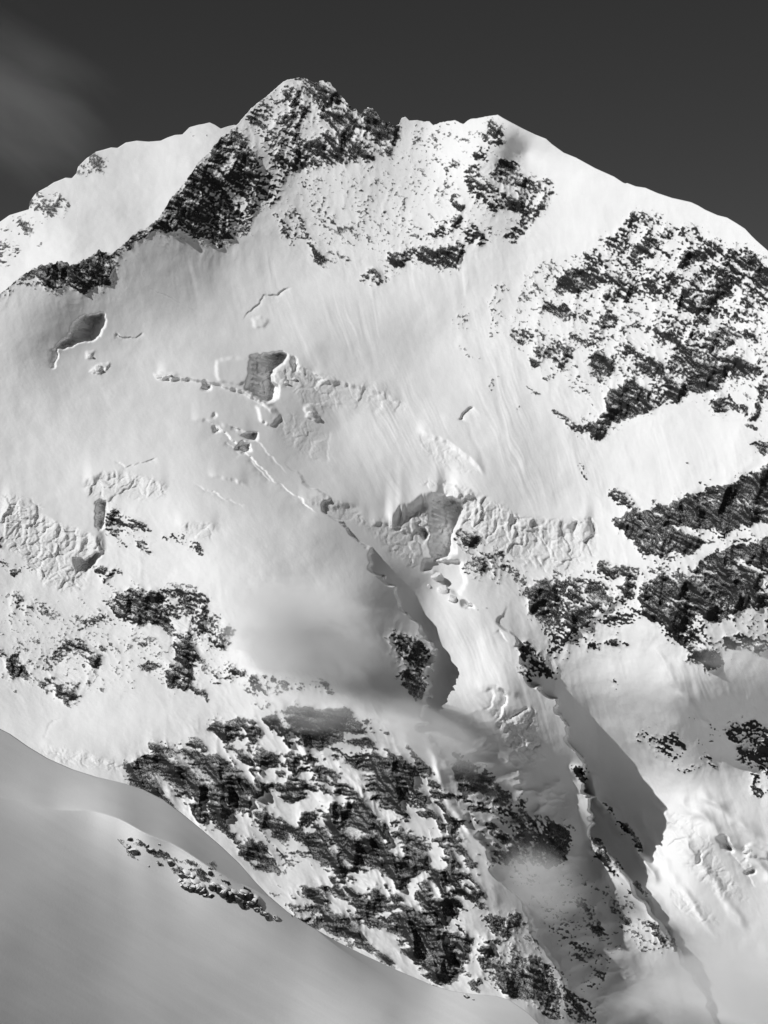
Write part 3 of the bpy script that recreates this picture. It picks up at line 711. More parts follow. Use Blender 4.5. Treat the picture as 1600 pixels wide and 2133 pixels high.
# crevasses: half width, depth, line
CRACKS = [(10,11,P('425,870 460,895 500,930 540,968 575,1003 620,1035 660,1075')),(7,6,P('470,880 520,905 560,945 600,990')),(2.5,12,P('118,724 119,740 114,755 110,772')),(3,7,P('240,692 255,702 275,703 290,700 300,693')),(2.2,10,P('507,668 515,655 540,630 550,613 565,616 578,613 590,600 610,598')),(1.6,1.6,P('300,593 345,615 390,640 420,658')),
 (3.6,15,P('955,876 962,862 975,855 985,845')),(1.6,4,P('690,895 686,915 680,950 685,965')),(2.2,6,P('405,1010 430,1020 470,1040 510,1052')),
 (2,5,P('1388,1715 1405,1718 1415,1708')),(2,6,P('1388,1765 1405,1750 1435,1742')),(4,8,P('1020,1430 1030,1450 1022,1470 1010,1482')),(5,15,P('1045,1428 1056,1450 1046,1480 1035,1502')),(4,11,P('1060,1497 1082,1484 1100,1470')),(2.4,5,P('1440,1805 1455,1800 1462,1792')),(2,6,P('1550,1788 1560,1798 1565,1806')),
 (2,4,P('1520,1770 1545,1800 1575,1850')),(2.4,8,P('520,955 540,980 565,1003')),(2.4,6,P('470,918 485,935 500,950')),(2,6,P('985,1030 992,1042 990,1055')),(2,4,P('90,1540 110,1500 130,1495')),(1.6,3,P('1265,1415 1275,1420 1282,1428')),(3,7,P('1040,1310 1050,1325 1055,1338')),(2.5,6,P('240,955 260,972 290,965 330,955'))]
# overhanging ice edges: bulge, reach above, drop below, line (walked so that the drop is on the right hand)
EDGES = [(9,26,13,P('650,784 720,795 790,812 840,838')),(9,22,14,P('866,893 930,913 985,955 1014,988')),(10,22,16,P('765,1083 820,1090 868,1108')),(7,22,11,P('640,1030 690,1038 750,1052')),(7,24,12,P('395,868 440,872 480,884 530,905')),(8,24,12,P('430,985 480,992 520,1010')),(13,30,10,P('325,782 400,786 450,795 510,815 545,835 575,860')),(26,45,34,P('800,1072 825,1066 832,1046 850,1050 875,1030 905,1020 930,1028')),(20,40,62,P('935,1022 990,1032 1050,1056 1082,1077 1120,1081 1160,1086 1210,1086 1240,1082')),
 (16,40,55,P('0,1060 40,1050 90,1070 130,1092 180,1105 222,1140')),(10,30,22,P('170,1000 210,985 250,978 300,995 355,1015')),(9,20,14,P('620,1032 650,1040 690,1052 730,1048')),(4,25,20,P('80,1545 150,1560 220,1580 270,1590')),(6,25,18,P('985,1425 1040,1425 1090,1450')),(7,25,20,P('360,1090 410,1085 460,1094'))]

# narrow ribs standing out of the slope: height, half width, line
RIBS = [(11, 9, P('1340,1650 1420,1740 1500,1850 1560,1950')), (13, 11, P('1400,1650 1480,1720 1560,1790 1640,1860')), (10, 9, P('1450,1640 1540,1710 1640,1790')), (9, 8, P('1310,1660 1370,1770 1440,1880 1500,1960')), (8, 8, P('1360,1340 1420,1440 1480,1520')), (42, 11, P('1190,1585 1215,1620 1250,1668 1285,1710 1325,1760 1345,1800 1370,1850')), (26, 12, P('1215,1750 1260,1790 1300,1830 1360,1890 1420,1970')), (24, 14, P('905,1560 960,1610 1010,1660 1080,1700 1180,1745')), (18, 10, P('560,1440 600,1500 640,1580 680,1660 720,1760')), (16, 10, P('880,1500 930,1640 985,1760')), (14, 10, P('1310,1230 1240,1290 1200,1320'))]

# ------------------------------------------------------------------ building a face from its survey
def interp(line, x):
    a = np.array(line); return np.interp(x, a[:, 0], a[:, 1])

def column_rows(sky_line, us, bottom, fine=STEP, coarse_rows=0, coarse_to=0):
    """points of the drawing plane, column by column from the crest down"""
    sky = interp(sky_line, us)
    n = int(math.ceil(float((bottom - sky).max()) / fine)) + 1
    t = np.linspace(0, 1, n)[:, None]
    V = sky[None] + t * (bottom - sky)[None]
    if coarse_rows:
        t2 = np.linspace(0, 1, coarse_rows + 1)[1:, None]
        V = np.vstack([V, bottom[None] + t2 * coarse_to])
    U = np.repeat(us[None], V.shape[0], 0)
    return U.astype(np.float32), V.astype(np.float32)
def fold_back(Pts, rows, reach, drop, lin=0.08):
    """the hidden far side of a crest: rows that fall away behind the first row"""
    top = Pts[0]; out = []
    for k in range(rows, 0, -1):
        t = k / rows
        q = top.copy(); q[:, 1] += reach * t; q[:, 2] -= drop * (lin * t + (1 - lin) * t * t)
        out.append(q)
    return np.concatenate([np.array(out, np.float32), Pts], 0)

def rock_layers(ras, rocks, dip=32.0, scale=1.0, seed=10):
    """share of rock, crag relief (metres, towards the viewer) and rock cover on a raster"""
    D = ras.zeros()
    for d, pts in rocks:
        w, ins = ras.inside(pts)
        D[w][ins] = d
    U, V = ras.U, ras.V
    wu = fbm(U / 34, V / 34, 3, seed + 1) * 13; wv = fbm(U / 34, V / 34, 3, seed + 5) * 11
    D = ras.sample(D, U + wu, V + wv)
    D = 0.55 * D + 0.45 * blur(D, 2)
    D = np.maximum(D, 0.5 * blur(D, 8) - 0.02)
    near = np.clip(blur((D > 0.05).astype(np.float32), 4) * 1.6, 0, 1)
    Dw = blur(D, 5)
    wz = fbm(U / 70, V / 70, 3, seed + 20) * 26 + fbm(U / 16, V / 16, 2, seed + 24) * 4
    wr = fbm(U / 80, V / 80, 2, seed + 26) * 40
    low = smooth((V - 1380) / 160) * smooth((1130 - U) / 160) if V.max() > 1400 else None      # beds lie flat in the lower spur
    def stair(t, run):
        """ledge and riser: the face steps towards the viewer on the ledge, drops straight on the riser"""
        f = t - np.floor(t)
        return np.where(f < run, smooth(f / run), 1.0) - f
    def beds(angle, sd, leanx, k, rib=1.0, step=1.0, warp=1.0):
        a = math.radians(angle)
        p = (U * math.cos(a) + V * math.sin(a)); q = (-U * math.sin(a) + V * math.cos(a)) + wz * k * warp
        x = U - leanx * V + wr * k * warp
        C = 34 * rib * k * (ridged(x / (120 * k), (V + 0.4 * U) / (300 * k), 3, sd + 30, 0.5) - 0.75)               # ribs and gullies
        C += 10 * k * (ridged(x / (38 * k), (V + wz * warp) / (95 * k), 2, sd + 40) - 0.8)
        m1 = np.clip(0.5 + 1.3 * perlin(p / 60, q / 36, sd + 44), 0.1, 1.2); m2 = np.clip(0.5 + 1.6 * perlin(p / 30, q / 18, sd + 46), 0.05, 1.3)
        C += 17 * step * k * m1 * stair(q / (31 * k) + 0.5 * perlin(p / 45, q / 45, sd + 48), 0.33)
        C += 8.5 * step * k * m2 * stair(q / (12.5 * k) + 0.6 * perlin(p / 22, q / 22, sd + 49), 0.36)
        w1, e1 = worley(p / (24 * k), q / (13 * k), sd + 50); w2, e2 = worley(p / (11 * k), q / (7.5 * k), sd + 52)
        C += 5.5 * k * w1 + 3.0 * k * w2 - 2.4 * k * np.exp(-(e1 / 0.10) ** 2)                # broken blocks and joints
        return C
    C = beds(dip, seed, 0.15, 0.56)
    if low is not None:
        C = C + (beds(7, seed + 3, 0.5, 0.72, 1.25, 0.85, 0.45) - C) * low
    else: low = 0.0
    C += 1.4 * fbm(U / 6, V / 6, 2, seed + 60)
    g1 = np.gradient(soften(C), axis=0); g2 = np.gradient(blur(C, 3), axis=0)
    cav = blur(C, 6) - C                                                                       # snow gathers on ledges and in hollows
    sd_ = lambda X: X / (X.std() + 1e-6)
    N = 0.6 * np.clip(sd_(g1), -2, 2) + (0.3 + 0.35 * low) * np.clip(sd_(g2), -2.5, 2.5) + (0.15 + 0.25 * low) * np.clip(sd_(cav), -2, 2)
    N += (2.2 - 0.7 * low) * perlin(U / 8 + V / 16, V / 6, seed + 85) + (2.9 - 1.2 * low) * perlin(U / 4.2, V / 3.8, seed + 90) + 0.5 * perlin(U / 40, V / 40, seed + 92)
    firm = np.maximum(low, smooth((V - 930) / 80) * smooth((U - 1080) / 80))                  # massive walls: crisp snow lines on dark rock
    cov = uniformize(N)                                                                        # high = holds snow
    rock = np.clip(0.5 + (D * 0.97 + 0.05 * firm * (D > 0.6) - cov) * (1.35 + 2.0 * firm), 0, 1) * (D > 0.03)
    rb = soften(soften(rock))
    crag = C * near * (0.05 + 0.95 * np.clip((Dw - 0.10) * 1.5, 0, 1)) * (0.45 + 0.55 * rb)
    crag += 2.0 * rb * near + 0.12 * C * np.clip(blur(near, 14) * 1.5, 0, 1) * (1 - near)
    return D, rock, crag

def ice_layers(ras):
    off = ras.zeros(); ice = ras.zeros()
    U, V = ras.U, ras.V
    for A, reach, drop, pts in EDGES:
        w = ras.window(pts, max(reach * 3.5, drop) + 10)
        a = np.array(pts); uu = U[w][0]
        ve = np.interp(uu, a[:, 0], a[:, 1])
        ve = np.convolve(np.pad(ve, 3, mode='edge'), np.ones(7) / 7, 'valid')
        tooth = fbm(uu / 22, uu * 0, 3, 301) * 12 + np.floor(fbm(uu / 16, uu * 0, 2, 303) * 4) * 3   # blocky lip
        tooth = tooth * min(1.0, drop / 34.0)
        s0 = np.minimum(V[w] - ve[None], 0); s = V[w] - (ve + tooth)[None]
        tp = smooth((uu - a[0, 0]) / 22) * smooth((a[-1, 0] - uu) / 22)
        prof = np.exp(s0 / reach) * (1 - smooth(-s0 / (3.2 * reach))) * (1 - smooth(s / drop))
        off[w] -= A * prof * tp[None]
    for A, pts in ICE:
        w, ins = ras.inside(pts)
        m = ins.astype(np.float32)
        ice[w] = np.maximum(ice[w], m * A / 3.0)
    wu = fbm(U / 20, V / 20, 2, 311) * 9; wv = fbm(U / 20, V / 20, 2, 315) * 9
    ice = blur(ras.sample(ice, U + wu, V + wv), 2)
    xw = U + fbm(U / 30, V / 30, 2, 317) * 14; yw = V + fbm(U / 30, V / 30, 2, 319) * 14
    b1, c1 = worley(xw / 30, yw / 42, 320); b2, c2 = worley((xw + 0.4 * yw) / 13, yw / 17, 323); b3, c3 = worley(xw / 6.5, yw / 8, 326)
    rough = 9.0 * (b1 - 0.5) + 4.6 * (b2 - 0.5) + 1.8 * (b3 - 0.5) - 3.5 * np.exp(-(c1 / 0.07) ** 2) - 1.8 * np.exp(-(c2 / 0.1) ** 2) + 1.2 * fbm(U / 7, V / 8, 2, 330)
    off -= ice * rough
    su = fbm(U / 9, V / 9, 3, 350) * 4; sv = fbm(U / 9, V / 9, 3, 355) * 4
    strata = fbm(U / 40, (V - 0.35 * U) / 5, 3, 358)
    for A, sft, pts in SOLIDS:
        m = ras.zeros()
        w2, ins = ras.inside(pts)
        m[w2] = ins
        w = ras.window(pts, 16)
        sub = soften(ras.sample(m, U[w] + su[w], V[w] + sv[w]))
        for _ in range(sft - 1): sub = soften(sub)
        if A > 0 and sft < 3:            # scoured hollows turn away from the light before they close
            a = np.array(pts); t = (U[w] + 0.3 * V[w]); lo = (a[:, 0] + 0.3 * a[:, 1]).min(); hi = (a[:, 0] + 0.3 * a[:, 1]).max()
            t = np.clip((t - lo) / (hi - lo), 0, 1)
            wid = hi - lo
            t = t * (1 - smooth((t - 0.72) / 0.28) * 0.85) / 0.75
            off[w] += sub * (0.35 * A + max(A, 0.85 * wid) * t + strata[w] * min(7, 0.15 * A + 1) - (1.2 * rough[w] if A >= 15 else 0))
        else:
            off[w] += A * sub
    for A, hw, pts in RIBS:
        w, s, al = ras.polyline(pts, hw * 3 + 10)
        s = s + fbm(U[w] / 50, V[w] / 50, 2, 345) * 1.3 * hw
        off[w] -= A * np.exp(-(s / hw) ** 2) * smooth(np.minimum(al, 1 - al) * 6) * (0.8 + 0.8 * fbm(U[w] / 60, V[w] / 60, 2, 348))
    for hw, dep, pts in CRACKS:
        w, s, al = ras.polyline(pts, hw * 9 + 6)
        s = s + fbm(U[w] / 22, V[w] / 22, 3, 340) * 6
        off[w] += dep * smooth((s + 1.5) / 2.5) * np.exp(-np.maximum(s, 0) / (2.2 * hw)) * smooth(np.minimum(al, 1 - al) * 8) * (0.7 + 0.8 * fbm(U[w] / 55, V[w] / 55, 2, 343))
    return off, ice

# ------------------------------------------------------------------ the mountain
RAS = Raster(-240, 1840, 120, 2400)
D_m, rock_m, crag_m = rock_layers(RAS, ROCKS)
ice_off, ice_m = ice_layers(RAS)
U, V = RAS.U, RAS.V
# wind flutes and avalanche runnels: they follow the fall line, upright on the face and slanting in the trough
lean = np.interp(V, [0, 500, 700, 900, 1300, 2400], [0.06, 0.08, 0.35, 0.62, 0.7, 0.7])
lean *= np.interp(U, [0, 350, 650, 1000, 1250, 1840], [0.6, 0.9, 1.0, 0.85, 0.55, 0.5])
run = U - np.cumsum(lean, axis=0).astype(np.float32) * STEP
run = run + fbm(U / 55, V / 170, 2, 417) * 16
FLUTED = RAS.zeros()
for val, pts in [(1.0, P('260,560 500,480 700,500 1000,520 1250,600 1230,900 1260,1060 1100,1070 960,1010 860,930 700,760 520,660')), (.9, P('600,720 760,760 900,920 960,1010 880,1010 760,1070 640,960 580,850')), (.6, P('1230,930 1500,850 1600,980 1420,1040 1280,1040')),
                 (.8, P('880,1250 1060,1320 1200,1600 1210,1730 1060,1640 930,1480')), (1.0, P('1200,1360 1350,1340 1600,1480 1600,1900 1480,1900 1330,1620 1220,1500')), (.6, P('560,380 900,340 960,420 700,500')), (1, P('1220,1750 1450,1950 1560,2133 1200,2133 1080,1850'))]:
    w, ins = RAS.inside(pts); FLUTED[w] = np.maximum(FLUTED[w], ins * val)
FLUTED = blur(FLUTED, 14) * np.clip(0.55 + 1.7 * fbm(run / 110, V / 210, 3, 415), 0.12, 1.5)
flutes = fbm(run / 10, V / 170, 2, 400) * 1.1 + fbm(run / 5, V / 110, 1, 405) * 0.6 + fbm(run / 40, V / 380, 2, 410) * 1.7
soft = fbm(U / 130, V / 130, 3, 420) * 5.0 + fbm(run / 75, V / 330, 3, 425) * 5.0 * (0.2 + FLUTED) + fbm(U / 26, V / 30, 3, 430) * 0.7 + fbm(run / 9, V / 16, 2, 435) * 0.26
FLUTED = np.maximum(FLUTED, 0.16)
detail = -crag_m + ice_off - FLUTED * flutes * 0.8 - soft * (1 - np.clip(blur(D_m, 6), 0, 1))

us = np.concatenate([np.arange(-240, -12, 12), np.arange(-10, 1611, STEP), np.arange(1622, 1841, 12)]).astype(np.float32)
fore = interp(FORE_SKY, us)
bottom = np.minimum(2170, fore + 24)
MU, MV = column_rows(MAIN_SKY, us, bottom, STEP, 14, 260)
# ragged crest where rock stands on the skyline
crest_rock = RAS.sample(blur(D_m, 3), MU[0], MV[0] + 6)
jag = (fbm(us / 9, us * 0, 3, 500) * 9 + fbm(us / 30, us * 0, 2, 510) * 6) * np.clip(crest_rock, 0, 1)
MV = MV - jag[None] * np.exp(-np.linspace(0, 12, MV.shape[0]))[:, None].astype(np.float32)
base = TPS(MAIN_DEPTH, 0.0004)(MU, MV)
for line, heights, width, rw in BREAKS:
    a = np.array(line)
    ue = np.interp(MV, a[:, 1], a[:, 0])
    for _ in range(2): ue = (np.roll(ue, 6, 0) + ue + np.roll(ue, -6, 0)) / 3
    wob = fbm(MV / 60, MU / 120, 2, 521) * 22 + (ridged(MV / 52, MU / 90, 3, 523) - 0.8) * 16 * np.interp(MV, [1680, 1850], [1, 0.25])
    vv = np.arange(100, 2601, 4.0); hv = np.interp(vv, [q[0] for q in heights], [q[1] for q in heights])
    for _ in range(3): hv = np.convolve(np.pad(hv, 6, mode='edge'), np.ones(13) / 13, 'valid')
    h = np.interp(MV, vv, hv)
    s = MU - ue
    rise = smooth((s - wob) / rw); fall = 1 - smooth((s - rw) / width)
    base += h * rise * fall
depth = base + RAS.sample(detail, MU, MV)
Pm = world_point(MU, MV, depth)
BACKROWS = 10
Pm = fold_back(Pm, BACKROWS, 260, 170)
Nm = grid_normals(Pm)
rows, cols = Pm.shape[:2]
rock_v = np.concatenate([np.repeat(RAS.sample(rock_m, MU[:1], MV[:1] + 2), BACKROWS, 0) * 0.6, RAS.sample(rock_m, MU, MV)], 0)
ice_v = np.concatenate([np.zeros((BACKROWS, cols), np.float32), RAS.sample(ice_m, MU, MV)], 0)

# name every quad of the sheet: separate rock exposures, ice cliffs, glacier, snow faces
solid_rock = blur(rock_m, 2) > 0.45
lab = components(solid_rock)
ids, counts = np.unique(lab[solid_rock], return_counts=True)
order = np.argsort(-counts)
chosen = [(ids[k], counts[k]) for k in order if counts[k] >= 24][:280]
part_of = np.zeros(RAS.nv * RAS.nu + 1, np.int32)
part_names = ['snow_face']
for pid, n in chosen:
    part_of[pid] = len(part_names)
    part_names.append('rock_wall' if n > 2500 else 'rock_band' if n > 500 else 'rock_outcrop')
part_r = part_of[lab]
def region(name, pts, over=(0,)):
    k = len(part_names); part_names.append(name)
    w, ins = RAS.inside(pts)
    sub = part_r[w]; m = ins & np.isin(sub, over); sub[m] = k
    return k
GLACIER = region('hanging_glacier', P('-240,700 0,640 200,620 300,600 520,740 600,880 660,1020 760,1160 850,1300 700,1400 480,1400 430,1130 330,1030 180,990 -240,1060'))
SHELF = region('glacier_shelf', P('-240,1060 180,990 330,1030 430,1130 480,1400 420,1520 270,1640 -240,1700'))
RAMP = region('snow_ramp', P('640,1012 860,1180 960,1250 1060,1310 1080,1400 1205,1590 1230,1750 1100,1700 980,1620 890,1500 900,1350'))
RIDGE = region('snow_ridge', P('1037,230 1150,290 1310,370 1450,410 1560,460 1860,720 1860,900 1600,560 1500,480 1330,430 1250,520 1150,560 1150,430 1060,320'))
BASIN = region('crevassed_basin', P('520,660 700,700 900,800 1260,1000 1250,1070 960,1000 900,1180 640,1012 560,840 480,740'))
COUL = region('snow_couloir', P('1080,1330 1330,1340 1600,1400 1860,1500 1860,2400 1540,2400 1400,1970 1230,1750 1205,1590'))
SPUR = region('spur_snow', P('270,1640 420,1520 480,1400 870,1400 900,1520 1230,1750 1540,2400 -240,2400 -240,1700'))
for A, pts in ICE:
    region('ice_cliff' if A > 2 else 'broken_ice', pts, (0, GLACIER, SHELF, RAMP, BASIN, COUL))
cu = np.clip(((MU[:-1, :-1] + MU[1:, 1:]) / 2 - RAS.u0) / STEP, 0, RAS.nu - 1).round().astype(int)
cv = np.clip(((MV[:-1, :-1] + MV[1:, 1:]) / 2 - RAS.v0) / STEP, 0, RAS.nv - 1).round().astype(int)
qpart = np.concatenate([np.zeros((BACKROWS, cols - 1), np.int32), part_r[cv, cu]], 0)
idx = np.arange(rows * cols).reshape(rows, cols)
quads = np.stack([idx[:-1, :-1], idx[1:, :-1], idx[1:, 1:], idx[:-1, 1:]], -1).reshape(-1, 4)
qpart = qpart.ravel()

mountain = tag(empty('mountain', (0, 4300, -900)), 'snow and ice covered rocky mountain with dark summit and curved snow ridge', 'mountain', kind='structure')
Pf, Nf = Pm.reshape(-1, 3), Nm.reshape(-1, 3)
attrs = {'rock': rock_v.ravel(), 'ice': ice_v.ravel()}
order = np.argsort(qpart, kind='stable'); sp = qpart[order]
starts = np.searchsorted(sp, np.arange(len(part_names) + 1))
for k, name in enumerate(part_names):
    sel = order[starts[k]:starts[k + 1]]
    if len(sel) < 6: continue
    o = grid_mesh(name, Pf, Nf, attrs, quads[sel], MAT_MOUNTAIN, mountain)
    o.location = (0, -4300, 900)

# ------------------------------------------------------------------ snow shoulder behind the left ridge
RB = Raster(-240, 640, 200, 860)
D_b, rock_b, crag_b = rock_layers(RB, ROCKS_BACK, 30, 1.0, 700)
usb = np.concatenate([np.arange(-240, -12, 12), np.arange(-10, 641, STEP)]).astype(np.float32)
BU, BV = column_rows(BACK_SKY, usb, np.maximum(interp(MAIN_SKY, usb) + 70, interp(BACK_SKY, usb) + 60), STEP)
hollow = RB.zeros()
for A, s_, pts in [(14, 10, P('160,470 200,455 250,460 210,530 190,540 175,510')), (-10, 12, P('110,470 150,455 170,500 160,540 120,530')), (8, 8, P('300,360 400,330 480,320 400,350 310,370'))]:
    w, ins = RB.inside(pts); m = RB.zeros(); m[w] = ins; hollow += A * blur(m, s_)
db = TPS(BACK_DEPTH, 0.0004)(BU, BV) + RB.sample(-crag_b * 0.8 + hollow - fbm(RB.U / 90, RB.V / 90, 4, 730) * 7, BU, BV)
Pb = fold_back(world_point(BU, BV, db), 8, 300, 200)
rb_v = np.concatenate([np.zeros((8, len(usb)), np.float32), RB.sample(rock_b, BU, BV)], 0)
nb = idx = np.arange(Pb.shape[0] * Pb.shape[1]).reshape(Pb.shape[:2])
qb = np.stack([idx[:-1, :-1], idx[1:, :-1], idx[1:, 1:], idx[:-1, 1:]], -1).reshape(-1, 4)
sh = grid_mesh('snow_shoulder', Pb.reshape(-1, 3), grid_normals(Pb).reshape(-1, 3), {'rock': rb_v.ravel(), 'ice': rb_v.ravel() * 0}, qb, MAT_SHOULDER)
tag(sh, 'bright snow shoulder with small rock patches rising behind the dark left ridge', 'snow slope', kind='structure')

# ------------------------------------------------------------------ foreground slope
RF = Raster(-400, 1300, 1240, 2600)
def fore_plane(u, v):
    return -700.0 / ((CV - v) / FOCAL + 0.56 * (u - CU) / FOCAL - 0.357)
FORE_SHAPE = P('-400,1300,-12 -200,1400,-6 0,1525,-1 150,1605,0 300,1650,0 420,1732,0 560,1870,0 760,1995,-1 900,2056,-3 1040,2080,-30 1150,2180,-50 -400,1800,-45 -200,1900,-32 0,1800,-10 0,2050,-22 200,2100,-6 400,2050,1 600,2100,0 800,2110,-14 1000,2150,-40 300,1900,3 0,2400,-25 500,2400,0 1000,2400,-12 -400,2400,-60 1300,2400,-30')
fo = TPS(FORE_SHAPE, 0.002)(RF.U, RF.V)
# the roll in the slope: a crest line, lit side below it, shaded side above it
uu = RF.U[0]
crest = P('-400,1560 0,1664 100,1684 200,1690 262,1710 330,1748 400,1783 460,1818 520,1850 580,1885 640,1925 760,2005 900,2100 1300,2360')
vc = interp(crest, uu); vc = np.convolve(np.pad(vc, 12, mode='edge'), np.ones(25) / 25, 'valid')
ac = np.interp(uu, [-400, 0, 150, 260, 420, 560, 680, 800], [0, 4, 18, 42, 48, 38, 16, 0]); vc = vc + np.convolve(np.pad(fbm(uu / 170, uu * 0, 2, 803) * 16, 12, mode='edge'), np.ones(25) / 25, 'valid')
ac = np.convolve(np.pad(ac, 30, mode='edge'), np.ones(61) / 61, 'valid')
s = RF.V - vc[None]
fo -= ac[None] * np.where(s < 0, np.exp(s / 75.0), np.exp(-s / 78.0))
fo -= fbm(RF.U / 300, RF.V / 240, 2, 800) * 2.2 + fbm((RF.U + RF.V) / 420, (RF.V - 0.55 * RF.U) / 40, 2, 810) * 0.38 + fbm((RF.U + RF.V) / 160, (RF.V - 0.55 * RF.U) / 9, 2, 815) * 0.08
FORE_ROCKS = [(.30,P('395,1783 440,1795 478,1822 470,1826 430,1808 396,1790')),(.5,P('552,1852 575,1868 625,1905 645,1928 610,1908 570,1878')),(.07,P('240,1740 330,1755 420,1800 520,1850 580,1900 540,1905 440,1840 360,1825 300,1800 250,1765')),(.35,P('430,1812 470,1835 520,1856 545,1880 520,1872 470,1852 436,1830'))]
D_f, rock_f, _c = rock_layers(RF, FORE_ROCKS, 30, 1.0, 860)
usf = np.concatenate([np.arange(-400, -12, 12), np.arange(-10, 1300, 3)]).astype(np.float32)
FU, FV = column_rows(FORE_SKY, usf, np.full(len(usf), 2420.0), 3.0)
df = fore_plane(FU, FV) + RF.sample(fo, FU, FV)
Pfo = fold_back(world_point(FU, FV, df), 10, 160, 190, 0.5)
idx = np.arange(Pfo.shape[0] * Pfo.shape[1]).reshape(Pfo.shape[:2])
qf = np.stack([idx[:-1, :-1], idx[1:, :-1], idx[1:, 1:], idx[:-1, 1:]], -1).reshape(-1, 4)
z0 = np.zeros(idx.size, np.float32)
rf_v = np.concatenate([np.zeros((10, len(usf)), np.float32), RF.sample(rock_f, FU, FV)], 0)
fs = grid_mesh('foreground_slope', Pfo.reshape(-1, 3), grid_normals(Pfo).reshape(-1, 3), {'rock': rf_v.ravel(), 'ice': z0}, qf, MAT_FORE)
tag(fs, 'smooth grey snow slope falling to the right in front of the mountain', 'snow slope', kind='structure')

# valley floor far below, out of sight
me = bpy.data.meshes.new('valley_floor')
me.from_pydata([(-30000, -5000, -2600), (30000, -5000, -2600), (30000, 40000, -2600), (-30000, 40000, -2600)], [], [(0, 1, 2, 3)])
me.materials.append(MAT_SHOULDER)
vf = bpy.data.objects.new('valley_floor', me); col.objects.link(vf)
tag(vf, 'snow covered valley floor below the mountain', 'ground', kind='structure')

# ------------------------------------------------------------------ rocks lying on the foreground slope
def boulder_material():
    m = bpy.data.materials.new('boulder_rock'); m.use_nodes = True
    nt = m.node_tree; bs = nt.nodes['Principled BSDF']
    geo = nd(nt, 'ShaderNodeNewGeometry')
    n1 = noise_node(nt, geo.outputs['Position'], 0.9, 5, 0.6)
    rc = nd(nt, 'ShaderNodeValToRGB')
    rc.color_ramp.elements[0].position = 0.3; rc.color_ramp.elements[0].color = (.016, .016, .016, 1)
    rc.color_ramp.elements[1].position = 0.75; rc.color_ramp.elements[1].color = (.085, .085, .085, 1)
    nt.links.new(n1, rc.inputs[0])
    sx = nd(nt, 'ShaderNodeSeparateXYZ'); nt.links.new(geo.outputs['True Normal'], sx.inputs[0])
    k = math_node(nt, 'ADD', sx.outputs[2], math_node(nt, 'MULTIPLY', math_node(nt, 'SUBTRACT', noise_node(nt, geo.outputs['Position'], 1.6, 3), 0.5), 1.1))
    k = maprange(nt, k, 0.52, 0.66, 0, 1)               # snow lodged on flat tops
    mx = nd(nt, 'ShaderNodeMix', data_type='RGBA'); nt.links.new(k, mx.inputs[0])
    nt.links.new(rc.outputs[0], mx.inputs[6]); mx.inputs[7].default_value = (.84, .84, .84, 1)
    nt.links.new(mx.outputs[2], bs.inputs['Base Color'])
    bs.inputs['Roughness'].default_value = 0.9; bs.inputs['Specular IOR Level'].default_value = 0.1
    bp = nd(nt, 'ShaderNodeBump'); bp.inputs['Distance'].default_value = 0.25; nt.links.new(n1, bp.inputs['Height']); nt.links.new(bp.outputs[0], bs.inputs['Normal'])
    return m
MAT_BOULDER = boulder_material()
import bmesh
def boulder_mesh(seed):
    r = random.Random(seed)
    bm = bmesh.new(); bmesh.ops.create_icosphere(bm, subdivisions=3, radius=1.0)
    planes = []
    for _ in range(11):                                  # broken faces
        n = Vector((r.gauss(0, 1), r.gauss(0, 1), r.gauss(0, 1))).normalized(); planes.append((n, r.uniform(0.52, 0.85)))
    for v in bm.verts:
        for n, d in planes:
            k = v.co.dot(n) - d
            if k > 0: v.co -= n * k * 0.93
        v.co += Vector((r.uniform(-1, 1), r.uniform(-1, 1), r.uniform(-1, 1))) * 0.025
        v.co.x *= 1.1; v.co.z *= 1.0
    me = bpy.data.meshes.new('boulder'); bm.to_mesh(me); bm.free(); me.materials.append(MAT_BOULDER)
    return me
BOULDERS = [boulder_mesh(k) for k in range(6)]
def fore_point(u, v):
    uu, vv = np.array([u], np.float32), np.array([v], np.float32)
    d = float((fore_plane(uu, vv) + RF.sample(fo, uu, vv))[0])
    return Vector(((u - CU) / FOCAL * d, d, (CV - v) / FOCAL * d)), d / FOCAL
rnd = random.Random(7)
def put_boulder(name, u, v, size, parent=None, stretch=1.0):
    p, s = fore_point(u, v)
    o = bpy.data.objects.new(name, rnd.choice(BOULDERS)); col.objects.link(o)
    r = size * s * 1.3
    p = p + Vector((0, 0.35 * r, -0.30 * r))
    o.location = p - (parent.location if parent else Vector((0, 0, 0)))
    o.rotation_euler = (rnd.uniform(-.6, .6), rnd.uniform(.1, .6), rnd.uniform(-3, 3))
    o.scale = (r * (0.5 + 0.5 * stretch) * rnd.uniform(.9, 1.1), r * rnd.uniform(.8, 1.1), r * rnd.uniform(.8, 1.1))
    if parent: o.parent = parent
    return o
